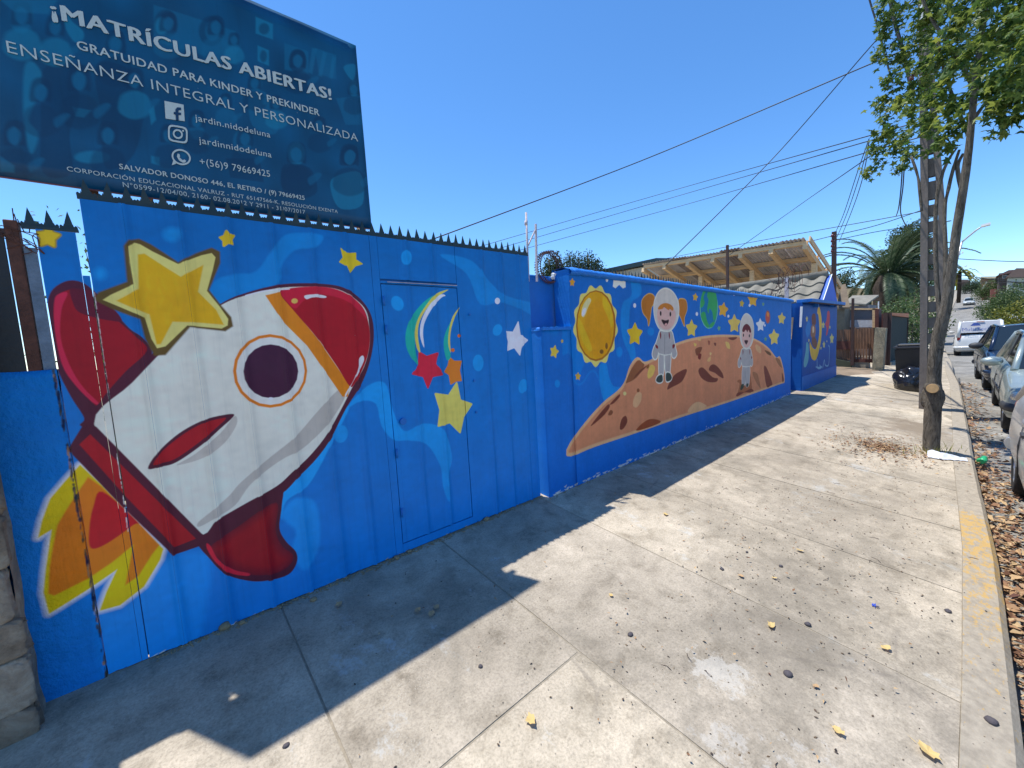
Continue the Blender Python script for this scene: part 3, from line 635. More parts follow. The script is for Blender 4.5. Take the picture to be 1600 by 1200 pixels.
# ---------------- gate ----------------
gtop=lambda x:2.316+.0075*(x+.18); gbot=lambda x: gz(x,YG)+.004
gate=thing('sheet_metal_gate','blue ribbed metal gate painted with a white rocket and stars, spiked along its top','gate',(1.1,YG,.27))
gb=(1.1,YG,.27)
def gobj(name,bm,mat,parent=gate,base=gb,**k):
    o=obj(name,bm,mat,**k); relo(o,base); o.parent=parent; return o
def sheet(x0,x1,z0,z1,lr,rr,bottomwob=True,cut=None):
    """one sheet between two ribs; half a rib at each side"""
    R=.011; cols=[]
    if lr: cols+=[(x0,-R),(x0+.008,-R),(x0+.014,0)]
    else: cols+=[(x0,0)]
    for t in (.25,.5,.75): cols.append((x0+(x1-x0)*t,0))
    if rr: cols+=[(x1-.014,0),(x1-.008,-R),(x1-.0008,-R)]
    else: cols+=[(x1-.0008,0)]
    nz=14; bm=bmesh.new(); g=[]
    for x,dy in cols:
        row=[]
        for j in range(nz+1):
            a,b=(z0(x) if callable(z0) else z0),(z1(x) if callable(z1) else z1); z=a+(b-a)*j/nz
            den=.006*noise.noise(Vector((x*2.7,0,z*2.3)))+.0025*noise.noise(Vector((x*9,3,z*7)))
            row.append(bm.verts.new((x,YG+dy+den,z+(0.006*noise.noise(Vector((x*30,0,0))) if j==0 and bottomwob else 0))))
        g.append(row)
    for i in range(len(cols)-1):
        for j in range(nz): bm.faces.new((g[i][j],g[i+1][j],g[i+1][j+1],g[i][j+1])).smooth=True
    for e in bm.edges:
        if e.is_boundary: e.smooth=False
    r=bmesh.ops.extrude_edge_only(bm,edges=[e for e in bm.edges if e.is_boundary])
    for v in r['geom']:
        if isinstance(v,bmesh.types.BMVert): v.co.y+=.004
    bmesh.ops.recalc_face_normals(bm,faces=bm.faces[:])
    me=bpy.data.meshes.new('sheet_panel'); bm.to_mesh(me); bm.free(); A.uv(me); return me
# left leaf
ribs=[-.178,-.05,.14,.33,.52,.71,.90,1.045]
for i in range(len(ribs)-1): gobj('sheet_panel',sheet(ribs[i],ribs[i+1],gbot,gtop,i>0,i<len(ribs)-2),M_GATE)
def stile(x0,x1,z0,z1,dy=-.001):
    bm=bmesh.new(); n=14
    za=lambda f,x:(f(x) if callable(f) else f); rows=[]
    for j in range(n+1):
        t=j/n; r=[]
        for x,y in ((x0,YG+.012),(x0,YG+dy),(x1,YG+dy),(x1,YG+.012)):
            a,b=za(z0,x),za(z1,x); zq=a+(b-a)*t; r.append(bm.verts.new((x,y+.006*noise.noise(Vector((x*2.7,0,zq*2.3)))+.0025*noise.noise(Vector((x*9,3,zq*7))),zq)))
        rows.append(r)
    for j in range(n):
        for k in range(4): bm.faces.new((rows[j][k],rows[j][(k+1)%4],rows[j+1][(k+1)%4],rows[j+1][k]))
    bm.faces.new(rows[0][::-1]); bm.faces.new(rows[-1]); bmesh.ops.recalc_face_normals(bm,faces=bm.faces[:])
    me=bpy.data.meshes.new('frame_stile'); bm.to_mesh(me); bm.free(); A.uv(me); return me
gobj('frame_stile',stile(1.046,1.094,gbot,gtop),M_GATE)
# wicket door with its own sheets
wd=gobj('wicket_door',stile(1.099,1.128,lambda x:.335,lambda x:2.035,-.001),M_GATE)
dr=[1.129,1.285,1.475,1.665]
for i in range(3):
    o=gobj('sheet_panel',sheet(dr[i],dr[i+1]-(.0 if i<2 else 0),lambda x:.335,lambda x:2.035,i>0,i<2,False),M_GATE); o.parent=wd; 
    o.matrix_parent_inverse=Matrix.Identity(4)
wl_=gobj('door_latch',tube_bm([(1.165,YG-.016,1.15),(1.165,YG+.0,1.15)],.022,14),BLUE); wl_.parent=wd
for zz_ in (1.93,1.75,.95,.55): 
    o=gobj('hinge',tube_bm([(1.1,YG-.018,zz_-.03),(1.1,YG-.018,zz_+.03)],.007,8),BLUE); o.parent=wd
gobj('door_frame_rail',stile(1.096,1.72,lambda x:2.043,lambda x:2.056,-.0005),M_GATE)
gobj('bolt_bar',beam_bm((1.135,YG-.012,2.050),(1.66,YG-.012,2.054),.006,.004),PALEPAINT)
for i,(a,b) in enumerate(((1.096,1.285),(1.285,1.475),(1.475,1.668))): gobj('sheet_panel',sheet(a,b,lambda x:2.07,gtop,i>0,i<2,False),M_GATE)
gobj('door_sill_rail',stile(1.096,1.669,gbot,lambda x:.329,-.001),M_GATE)
gobj('frame_stile',stile(1.67,1.716,gbot,gtop),M_GATE)
rr=[1.717,1.90,2.09,2.28,2.392]
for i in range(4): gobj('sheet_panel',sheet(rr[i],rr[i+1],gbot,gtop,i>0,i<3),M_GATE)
for zz_ in (1.12,1.36,1.85): gobj('screw_head',tube_bm([(1.76,YG-.012,zz_),(1.76,YG-.004,zz_)],.009,8),BLUE)
# top rail, then an added sheet behind the panels
gobj('top_rail',beam_bm((-.178,YG+.03,gtop(-.18)-.02),(2.392,YG+.03,gtop(2.39)-.02),.03,.04),BLUE)
gobj('leak_stop_sheet',prism([Vector((-.178,YG+.018,gz(0,YG)-.02)),Vector((2.385,YG+.018,gz(2.4,YG)-.02)),Vector((2.385,YG+.018,2.31)),Vector((-.178,YG+.018,2.29))],(0,1,0),.004),BLUE)  # unseen, added to stop sunlight leaking through the panel gaps
# spikes
def spike_mesh(h=.078,w=.06,t=.004):
    p=[(-w/2,0),(-w/2,.018),(-w*.42,.024),(-w*.30,.018),(-w*.24,.030),(-.0135,.022),(-.0125,.034),(0,h),(.0125,.034),(.0135,.022),(w*.24,.030),(w*.30,.018),(w*.42,.024),(w/2,.018),(w/2,0)]
    p2=[(x-.0,z) for x,z in p]
    bm=prism([Vector((x,-t/2,z)) for x,z in p2],(0,1,0),t)
    me=bpy.data.meshes.new('spike'); bm.to_mesh(me); bm.free(); me.materials.append(GREEN); return me
SPK=spike_mesh()
def spikes(parent,base,xa,xb,zf,y,step=.061):
    n=int(round((xb-xa)/step))
    for i in range(n):
        x=xa+(xb-xa)*(i+.5)/n; o=bpy.data.objects.new('spike',SPK); COL.objects.link(o); o.parent=parent
        o.location=Vector((x,y,zf(x)))-Vector(base); o.rotation_euler=(random.gauss(0,.05),random.gauss(0,.03),random.gauss(0,.05)); o.scale=(((xb-xa)/n)/.06,1,random.uniform(.93,1.06))
spikes(gate,gb,-.185,2.40,lambda x:gtop(x)+.008,YG+.012)
gobj('spike_rail',beam_bm((-.185,YG+.012,gtop(-.18)+.008),(2.40,YG+.012,gtop(2.4)+.008),.012,.012),GREEN)
# fixed narrow panel left of the leaf, with lower plate
fx=thing('fixed_gate_panel','narrow blue fixed panel with three spikes and one small star left of the gate','gate panel',(-.25,YG,.26)); fb=(-.25,YG,.26)
gobj('sheet_panel',sheet(-.314,-.204,lambda x:.262,lambda x:2.175,False,False),M_GATE,fx,fb)
gobj('filler_strip',sheet(-.2035,-.181,lambda x:.262,lambda x:2.0,False,False),M_GATE,fx,fb)
gobj('gap_light_stop',box(-.215,YG+.014,.27,-.10,YG+.02,.98),BLUE,fx,fb)  # unseen strip added behind the seam to block sun through the gap
gobj('hinge_post',beam_bm((-.235,YG+.05,.26),(-.235,YG+.05,2.15),.04,.04,up=(0,1,0)),BLUE,fx,fb)
spikes(fx,fb,-.352,-.197,lambda x:2.180,YG+.012,.055)
gobj('spike_rail',beam_bm((-.352,YG+.012,2.180),(-.195,YG+.012,2.184),.012,.012),GREEN,fx,fb)
# blue stucco pilaster under a black sheet panel
def rough_block(x0,x1,y0,y1,z0,z1,dx=.05,amp=.006,lean0=0,lean1=0):
    bm=bmesh.new(); nx=max(2,int((x1-x0)/dx)); nyy=max(1,int((y1-y0)/dx)); nz=max(2,int((z1-z0)/dx))
    def disp(p,nrm): q=p+Vector(nrm)*amp*(noise.noise(p*11)+.5*noise.noise(p*30)); t=(p.z-z0)/(z1-z0); q.x+= (lean0*(1-t) if abs(p.x-x0)<1e-6 else lean1*(1-t) if abs(p.x-x1)<1e-6 else 0); return q
    def face(o,u,v,nu,nv,nrm):
        g=[[bm.verts.new(disp(Vector(o)+Vector(u)*i/nu+Vector(v)*j/nv,nrm)) for j in range(nv+1)] for i in range(nu+1)]
        for i in range(nu):
            for j in range(nv): bm.faces.new((g[i][j],g[i+1][j],g[i+1][j+1],g[i][j+1])).smooth=True
    face((x0,y0,z0),(x1-x0,0,0),(0,0,z1-z0),nx,nz,(0,-1,0)); face((x1,y0,z0),(0,y1-y0,0),(0,0,z1-z0),nyy,nz,(1,0,0))
    face((x0,y1,z0),(0,y0-y1,0),(0,0,z1-z0),nyy,nz,(-1,0,0)); face((x0,y0,z1),(x1-x0,0,0),(0,y1-y0,0),nx,nyy,(0,0,1))
    face((x1,y1,z0),(x0-x1,0,0),(0,0,z1-z0),nx,nz,(0,1,0))
    bmesh.ops.remove_doubles(bm,verts=bm.verts[:],dist=.002)
    return bm
me=bpy.data.meshes.new('pilaster'); bm=rough_block(-1.1,-.318,YG-.003,YG+.2,.15,1.615,.03,.004); bm.to_mesh(me); bm.free(); A.uv(me)
obj('stucco_pilaster',me,A.material('pilaster_stucco_mural_paint',rough=.65,bscale=38,bstr=.9,bdist=.012),label='rough stucco pilaster painted blue carrying the tip of the painted rocket flame',cat='pilaster')
bs=thing('black_sheet_panel','black metal sheet with a rusty post standing on the blue stucco pilaster','panel',(-.55,YG+.08,1.62)); bb=(-.55,YG+.08,1.62)
gobj('sheet',box(-1.4,YG+.001,1.612,-.40,YG+.016,2.145),BLACKSHEET,bs,bb)
gobj('top_capping',box(-1.4,YG+.0,2.146,-.365,YG+.05,2.165),WOOD_DARK,bs,bb)
gobj('rusty_post',box(-.395,YG-.002,1.612,-.358,YG+.05,2.20,.003,1),RUST,bs,bb)
gobj('steel_channel',box(-.354,YG+.004,1.612,-.322,YG+.03,2.10),simple('blue_grey_channel',(.13,.17,.22),.6,0,20,.4,.3,coord='World'),bs,bb)
for k in range(4): gobj('wire_end',tube_bm([(-.37+.012*k,YG+.02,2.16),(-.375+.012*k+random.uniform(-.01,.01),YG+.02,2.25-.02*k)],.0018,5),RUST,bs,bb)
for k in range(5): gobj('twisted_tie',tube_bm(smoothpath([(-.40+random.uniform(-.02,.1),YG-.003,2.11+random.uniform(-.04,.07)) for _ in range(5)],4),.0018,5),RUST,bs,bb)
# rubble stone pier at the far left
stm=NT('rubble_stone'); co=stm.coord('World'); n1=stm.noise(co,6,8,.72,.6); g_=stm.node('ShaderNodeObjectInfo')
c=stm.ramp(n1,[(.3,(.14,.11,.085)),(.5,(.33,.27,.21)),(.7,(.50,.45,.37))]); c=stm.mix(.6,c,stm.ramp(g_.outputs['Random'],[(0,(.6,.48,.36)),(.5,(1,.95,.85)),(1,(1.3,1.27,1.2))]),'MULTIPLY')
stm.base(c); stm.set(.95,spec=.2); stm.bump(stm.noise(co,28,8,.75),1.,.02)
pier=thing('stone_pier','rough rubble stone pier at the left edge beside the blue stucco pilaster','pier',(-.8,2.4,.2)); pb=(-.8,2.4,.2)
gobj('mortar_core',rough_block(-1.6,-.512,2.345,2.62,.1,1.9,.06,.012,0,.012),stm.m,pier,pb)
random.seed(11)
zc=.16
while zc<1.85:
    hh=random.uniform(.14,.24); xc=-.50+random.uniform(-.01,.01)
    while xc>-1.5:
        ww=random.uniform(.13,.28); bm=bmesh.new(); bmesh.ops.create_icosphere(bm,subdivisions=4,radius=1)
        for v in bm.verts:
            p=v.co.copy(); p=Vector([math.copysign(abs(q)**.3,q) for q in p]); p*=1+.10*noise.noise(p*1.3+Vector((xc,zc,0))*9)+.09*noise.noise(p*4+Vector((xc*5,zc,0)))
            v.co=Vector((xc-ww/2+p.x*ww*.52,2.335+p.y*.028,zc+hh/2+p.z*hh*.53))
        for f in bm.faces: f.smooth=True
        gobj('stone',bm,stm.m,pier,pb); xc-=ww+.006
    zc+=hh+.006
random.seed(3)
# recessed strip wall and long mural wall
obj('recessed_wall',(lambda bm:bm)(rough_block(2.40,2.90,2.60,2.75,.2,2.215,.06,.003)),BLUE,label='narrow recessed blue wall between the gate and the long mural wall',cat='wall')
def wallmesh(cv,pts,y,thick,res=.08):
    pass
wtop=lambda x: ip(x,[2.81,2.9,9.36],[2.255,2.262,2.186])
def mural_wall(cv,x0,x1,y,z0,z1,thick,amp=.004,dx=.06):
    bm=bmesh.new(); nx=int((x1-x0)/dx); nz=32; g=[]
    for i in range(nx+1):
        x=x0+(x1-x0)*i/nx; row=[]
        for j in range(nz+1):
            a,b=z0(x),z1(x); z=a+(b-a)*j/nz; p=Vector((x,y,z)); row.append(bm.verts.new((x,y+amp*noise.noise(p*2.2)+amp*.5*noise.noise(p*8),z)))
        g.append(row)
    for i in range(nx):
        for j in range(nz): bm.faces.new((g[i][j],g[i+1][j],g[i+1][j+1],g[i][j+1])).smooth=True
    # ends, top and back
    tb=[[bm.verts.new((g[i][nz].co.x,y+thick,g[i][nz].co.z))] for i in range(nx+1)]
    for i in range(nx): bm.faces.new((g[i][nz],g[i+1][nz],tb[i+1][0],tb[i][0]))
    for i,sg in ((0,1),(nx,-1)):
        lo=bm.verts.new((g[i][0].co.x,y+thick,g[i][0].co.z)); f=[g[i][j] for j in range(nz+1)]+[tb[i][0],lo]; bm.faces.new(f)
    bmesh.ops.recalc_face_normals(bm,faces=bm.faces[:]); me=bpy.data.meshes.new('wall'); bm.to_mesh(me); bm.free(); cv.uv(me); return me
mw=obj('mural_wall',mural_wall(B,2.81,9.37,YW,lambda x:.18,wtop,.18),M_WALL,label='long blue garden wall painted with a sun, two child astronauts and a brown planet',cat='wall')
mw2=obj('wall_buttress',mural_wall(B,2.435,2.808,YW+.004,lambda x:.18,lambda x:1.735,.16),M_WALL,mw)
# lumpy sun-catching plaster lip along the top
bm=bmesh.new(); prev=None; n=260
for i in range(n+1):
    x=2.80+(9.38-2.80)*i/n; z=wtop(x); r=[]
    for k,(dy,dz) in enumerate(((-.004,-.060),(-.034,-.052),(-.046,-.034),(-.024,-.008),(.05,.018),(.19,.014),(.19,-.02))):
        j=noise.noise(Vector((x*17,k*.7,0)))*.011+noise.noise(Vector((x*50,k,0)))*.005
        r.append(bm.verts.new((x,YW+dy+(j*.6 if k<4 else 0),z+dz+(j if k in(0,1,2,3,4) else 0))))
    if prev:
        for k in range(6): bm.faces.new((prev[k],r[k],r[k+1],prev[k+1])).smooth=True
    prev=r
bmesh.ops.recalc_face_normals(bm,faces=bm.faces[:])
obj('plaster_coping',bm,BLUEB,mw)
n=int((9.3-2.95)/.061)
for i in range(n):
    x=2.95+i*.061; o=bpy.data.objects.new('spike',SPK); COL.objects.link(o); o.parent=mw; o.location=(x,YW+.10,wtop(x)+.012); o.rotation_euler=(random.gauss(0,.07),random.gauss(0,.05),random.gauss(0,.1)); o.scale=(.9,1,random.uniform(.85,1.05))
# buttress top rough edge
obj('ledge_plaster',rough_block(2.43,2.806,YW-.012,YW+.15,1.716,1.745,.02,.006),BLUEB,mw)

# ---------------- banner over the gate ----------------
YB=2.525
bx0,bx1=-.40,1.093
zb=lambda x: PX(585,358,y=YB).z+(x-1.093)*.006
ztp=lambda x: PX(565,75,y=YB).z+(x-1.093)*.006
ban=thing('school_banner','dark blue school enrolment banner with white lettering mounted above the gate spikes','banner',(.35,YB,2.37)); nb=(.35,YB,2.37)
def ell_(cx,cy,rx,ry,n=12): return [(cx+rx*math.cos(2*math.pi*i/n),cy+ry*math.sin(2*math.pi*i/n)) for i in range(n)]
BC=Canvas(-.42,1.12,2.28,3.52,.003,YB,GAIN)
BC.a[:]=BC.c((0,60,104))
_g=rng.standard_normal((14,18)); _yy=np.linspace(0,12.99,BC.h); _xx=np.linspace(0,16.99,BC.w); _y0=_yy.astype(int); _x0=_xx.astype(int); _fy=(_yy-_y0)[:,None]; _fx=(_xx-_x0)[None]
_n=(_g[_y0][:,_x0]*(1-_fx)+_g[_y0][:,_x0+1]*_fx)*(1-_fy)+(_g[_y0+1][:,_x0]*(1-_fx)+_g[_y0+1][:,_x0+1]*_fx)*_fy
BC.a*=(1+.16*np.clip(_n,-1.5,1.5))[...,None].astype(np.float32)
BCOL=[(14,104,152),(5,82,130),(0,40,78)]
for k,p in [(1,[(640,20),(980,130),(985,270),(640,170)]),(2,ell_(690,100,50,60)),(0,ell_(672,110,26,38)),(2,ell_(880,130,52,62)),(1,ell_(885,130,30,42)),(0,[(1065,70),(1137,100),(1137,165),(1065,140)]),(2,ell_(1100,120,22,24)),
    (0,[(1073,190),(1120,210),(1120,275),(1073,255)]),(2,ell_(1097,235,15,25)),(1,[(1185,180),(1285,215),(1285,310),(1185,290)]),(2,ell_(1240,255,36,50)),(1,ell_(975,185,26,40)),(1,ell_(1065,350,26,36)),(1,[(1040,390),(1110,390),(1160,500),(1140,560),(1050,520)]),(0,ell_(1235,640,36,48)),(2,[(1180,690),(1290,700),(1320,800),(1240,830),(1180,800)]),(2,ell_(1455,650,36,42)),(0,[(1390,740),(1500,720),(1510,850),(1420,870),(1380,800)]),
    (1,[(1310,200),(1400,230),(1400,330),(1330,310)]),(1,[(1400,410),(1500,400),(1520,520),(1440,520)]),(0,ell_(1475,370,22,32)),(1,ell_(90,70,50,70)),(0,[(100,290),(140,260),(180,330),(150,420),(120,500),(160,560),(130,640),(100,520)]),(0,ell_(385,655,75,26)),(0,[(280,60),(300,90),(345,130),(345,165),(310,175),(270,110)]),(0,[(300,445),(380,460),(350,490),(315,485)]),(2,[(180,290),(300,260),(330,420),(290,560),(300,720),(180,720),(170,500)]),(0,[(620,460),(640,440),(650,500),(630,520)]),(0,[(630,650),(665,655),(665,690),(630,680)]),
    (1,ell_(470,190,36,52)),(2,[(400,270),(540,290),(600,420),(560,640),(440,700),(420,480)]),(1,ell_(1010,590,40,50)),(2,[(940,660),(1080,660),(1100,760),(960,740)]),(1,ell_(820,540,30,42)),(0,[(1430,280),(1480,270),(1470,335)])]:
    BC.fill(K(0,0,2.667,p),BCOL[k],soft=.0035 if len(p)<8 else .005,alpha=.62,smooth=len(p)!=4)
# clusters of faint seated figures: hair, face, shoulders
rb_=random.Random(4)
for cx,cy,s_ in ((90,60,46),(230,110,40),(480,180,44),(700,95,36),(900,110,36),(975,165,24),(1060,345,28),(820,500,34),(1020,575,34),(1235,640,40),(1455,650,40),(1475,370,26),(1240,250,34),(330,330,50),(560,330,40),(170,380,46),(700,560,34),(1150,430,26),(60,560,48),(450,560,44),(1330,520,28),(940,420,26)):
    q=lambda pts:K(0,0,2.667,[(cx+x*s_,cy+y*s_) for x,y in pts]); r1=rb_.uniform(-.3,.3)
    BC.fill(q([(-1.6,3.4),(-1.5,1.9),(-.8,1.35),(0,1.2),(.8,1.4),(1.5,2.0),(1.7,3.5),(0,4.2)]),BCOL[rb_.choice([0,1,2,2])],soft=.006,alpha=.5)
    BC.fill(q([(-1,-.1),(-.7,-1),(0,-1.25),(.75,-.95),(1,0),(.95,1.0),(.5,.9),(-.6,1.0),(-1.0,.8)]),BCOL[2],soft=.005,alpha=.7)
    BC.fill(q([(-.55+r1*.3,-.2),(0+r1*.3,-.65),(.55+r1*.3,-.2),(.5,.5),(.1,.95),(-.45,.6)]),BCOL[1],soft=.005,alpha=.75)
    if rb_.random()<.6: BC.fill(q([(1.2,2.6),(2.2,2.0),(2.6,2.3),(1.5,3.3)]),BCOL[1],soft=.005,alpha=.5)
for p in ([(1300,200),(1320,205),(1300,310),(1285,300)],[(1345,215),(1362,222),(1340,320),(1325,315)],[(1385,235),(1400,240),(1385,330),(1370,325)],[(0,0),(240,0),(200,60),(60,50)],[(0,650),(60,690),(60,720),(0,715)]): BC.fill(K(0,0,2.667,p),(12,92,140),smooth=False,soft=.004,alpha=.5)
BAN=BC.material('printed_banner_vinyl',rough=.42,bscale=5,bstr=.12,bdist=.01,spec=.35)
zl0,zl1,zr0,zr1=zb(bx0),ztp(bx0),zb(bx1),ztp(bx1)
bm=bmesh.new(); nx,nz=30,16; g=[]
for i in range(nx+1):
    x=bx0+(bx1-bx0)*i/nx; g.append([bm.verts.new((x,YB+.002*noise.noise(Vector((x*4,0,j*.4))),zb(x)+(ztp(x)-zb(x))*j/nz)) for j in range(nz+1)])
for i in range(nx):
    for j in range(nz): bm.faces.new((g[i][j],g[i+1][j],g[i+1][j+1],g[i][j+1])).smooth=True
r=bmesh.ops.extrude_edge_only(bm,edges=[e for e in bm.edges if e.is_boundary])
for v in r['geom']:
    if isinstance(v,bmesh.types.BMVert): v.co.y+=.012
me=bpy.data.meshes.new('vinyl_sheet'); bmesh.ops.recalc_face_normals(bm,faces=bm.faces[:]); bm.to_mesh(me); bm.free(); BC.uv(me)
vinyl=gobj('vinyl_sheet',me,BAN,ban,nb)
gobj('backing_board',box(bx0+.01,YB+.014,zl0+.01,bx1-.006,YB+.03,zl1-.01),WOOD_DARK,ban,nb)
for a,b,c_,d in ((bx0+.02,zl0+.02,bx0+.05,zl1-.02),(bx1-.05,zl0+.02,bx1-.02,zl1+.008)): gobj('back_batten',box(a,YB+.031,b,c_,YB+.062,d),WOOD_NEW,ban,nb)
for x in (-.165,.02,1.04): gobj('support_post',box(x,YB+.063,.3,x+.04,YB+.11,2.9),WOOD_NEW if x>-.1 else WOOD_OLD,ban,nb)
for k in range(2): gobj('cross_batten',box(bx0+.02,YB+.063,2.45+k*.8,bx1-.02,YB+.063+.0,2.49+k*.8) if False else box(bx0+.02,YB+.112,2.45+k*.8,bx1-.02,YB+.14,2.49+k*.8),WOOD_OLD,ban,nb)
REDL=simple('red_hem',(.12,.03,.04),.6,0,10,.1,0); gobj('hem_strip',prism([Vector((bx0,YB-.001,zl0-.004)),Vector((bx1,YB-.001,zr0-.004)),Vector((bx1,YB-.001,zr0)),Vector((bx0,YB-.001,zl0))],(0,1,0),.01),REDL,ban,nb)
def Rp(p): return K(0,0,2.667,p)
LET=simple('white_lettering',(.50,.54,.50),.5,0,40,.06,0,coord='World')
def text_mesh(s,bold=0):
    cu_=bpy.data.curves.new('t','FONT'); cu_.body=s; cu_.size=1; cu_.offset=min(bold,0); cu_.extrude=0; cu_.resolution_u=3; cu_.space_character=1.06
    o=bpy.data.objects.new('t',cu_); COL.objects.link(o); dg=bpy.context.evaluated_depsgraph_get(); dg.update()
    me=bpy.data.meshes.new_from_object(o.evaluated_get(dg)); bpy.data.objects.remove(o); return me
def text_on(s,pl,pr,cap_px,name,parent,base,mat,planey,bold=0,capratio=.73,flip=1):
    """baseline from pixel pl to pr on the plane y; cap height from pixels at the left end"""
    a=PX(*pl,y=planey); b=PX(*pr,y=planey); h=(PX(pl[0],pl[1]-cap_px,y=planey)-a).length
    me=text_mesh(s,bold)
    if bold>.008:
        b2=bmesh.new(); b2.from_mesh(me); n0=len(b2.verts); r2=bmesh.ops.duplicate(b2,geom=b2.verts[:]+b2.edges[:]+b2.faces[:])
        for v in r2['geom']:
            if isinstance(v,bmesh.types.BMVert): v.co.x+=bold*1.6; v.co.y+=bold*.5; v.co.z+=.5
        b2.to_mesh(me); b2.free()
    X=[v.co.x for v in me.vertices]; x0,x1=min(X),max(X)
    W=(b-a).length; d=(b-a).normalized()
    for v in me.vertices:
        u=(v.co.x-x0)/(x1-x0)*W; q=a+d*u+Vector((0,0,1))*(v.co.y*h/capratio); v.co=(q.x,planey-(.0005 if v.co.z>.2 else 0),q.z)
    if name: me.name=name
    bm=bmesh.new(); bm.from_mesh(me); r=bmesh.ops.extrude_face_region(bm,geom=bm.faces[:])
    for v in r['geom']:
        if isinstance(v,bmesh.types.BMVert): v.co.y-=.0012
    bmesh.ops.recalc_face_normals(bm,faces=bm.faces[:])
    for f in bm.faces: f.smooth=False
    bm.to_mesh(me); bm.free()
    o=obj(name,me,mat); relo(o,base); o.parent=parent; return o
YT=YB-.0035
tx=lambda s,l,r_,cap,bold=0: text_on(s,K(0,0,2.667,[l])[0],K(0,0,2.667,[r_])[0],cap/2.667,'lettering',ban,nb,LET,YT,bold)
tx('¡MATRÍCULAS ABIERTAS!',(215,73),(1383,418),66,.045)
tx('GRATUIDAD PARA KINDER Y PREKINDER',(322,204),(1332,484),37,.02)
tx('ENSEÑANZA INTEGRAL Y PERSONALIZADA',(32,218),(1492,590),50,-.006)
tx('jardin.nidodeluna',(814,502),(1127,574),27,.004); tx('jardinnidodeluna',(830,596),(1132,657),27,.004); tx('+(56)9 79669425',(834,686),(1126,738),30,.004)
tx('SALVADOR DONOSO 446, EL RETIRO / (9) 79669425',(498,704),(1270,834),23,.02)
tx('CORPORACIÓN EDUCACIONAL VALRUZ - RUT 65147566-K. RESOLUCIÓN EXENTA',(280,712),(1408,889),20,.0)
tx('N°0599-12/04/00, 2160- 02.08.2012 Y 2911 - 31/07/2017',(513,779),(1272,892),21,.0)
# icons as flat print
def flat(pts_list,mat,name,y=YT,parent=ban,base=nb,smooth=False):
    bm=bmesh.new()
    for pts in pts_list:
        P=[PX(*q,y=y) for q in K(0,0,2.667,pts)]
        if smooth: P=[Vector((a,y,b)) for a,b in crom([(p.x,p.z) for p in P],4)]
        prism(P,(0,1,0),.0012,bm)
    o=obj(name,bm,mat); relo(o,base); o.parent=parent; return o
BANF=simple('banner_blue_print',(.002,.03,.085),.4,0,4,.1,0,coord='World')
flat([[(685,420),(765,436),(770,505),(690,494)]],LET,'square_letter_icon')
flat([[(733,500),(732,478),(724,476),(724,466),(731,467),(731,456),(738,447),(754,448),(755,459),(745,459),(743,468),(755,470),(754,480),(744,479),(745,502)]],BANF,'letter_f',YT-.0016)
def ringpoly(outer,inner,mat,name,y=YT):
    n=len(outer); bm=bmesh.new(); a=[PX(*q,y=y) for q in K(0,0,2.667,outer)]; b=[PX(*q,y=y) for q in K(0,0,2.667,inner)]
    A_=[bm.verts.new(p) for p in a]; B_=[bm.verts.new(p) for p in b]
    for i in range(n): bm.faces.new((A_[i],A_[(i+1)%n],B_[(i+1)%n],B_[i]))
    r=bmesh.ops.extrude_face_region(bm,geom=bm.faces[:])
    for v in r['geom']:
        if isinstance(v,bmesh.types.BMVert): v.co.y-=.0012
    bmesh.ops.recalc_face_normals(bm,faces=bm.faces[:]); o=obj(name,bm,mat); relo(o,nb); o.parent=ban
def rsq(cx,cy,rx,ry,sh,n=32,pw=.45): return [(cx+math.copysign(abs(math.cos(2*math.pi*i/n))**pw,math.cos(2*math.pi*i/n))*rx,cy+math.copysign(abs(math.sin(2*math.pi*i/n))**pw,math.sin(2*math.pi*i/n))*ry+sh*math.copysign(abs(math.cos(2*math.pi*i/n))**pw,math.cos(2*math.pi*i/n))) for i in range(n)]
ringpoly(rsq(741,559,41,35,7),rsq(741,559,34,28,6),LET,'camera_icon'); ringpoly(rsq(741,559,21,20,3,pw=1),rsq(741,559,14,13,2,pw=1),LET,'camera_icon_lens'); flat([rsq(763,545,4,4,0,12,1)],LET,'camera_icon_dot')
ringpoly(rsq(755,655,40,33,6,pw=1),rsq(755,655,33,26,5,pw=1),LET,'speech_bubble_icon'); flat([[(716,688),(722,668),(735,682)]],LET,'speech_bubble_tail')
flat([[(740,640),(748,642),(750,652),(748,656),(762,668),(768,664),(776,670),(772,677),(762,678),(746,668),(737,652)]],LET,'telephone_icon')
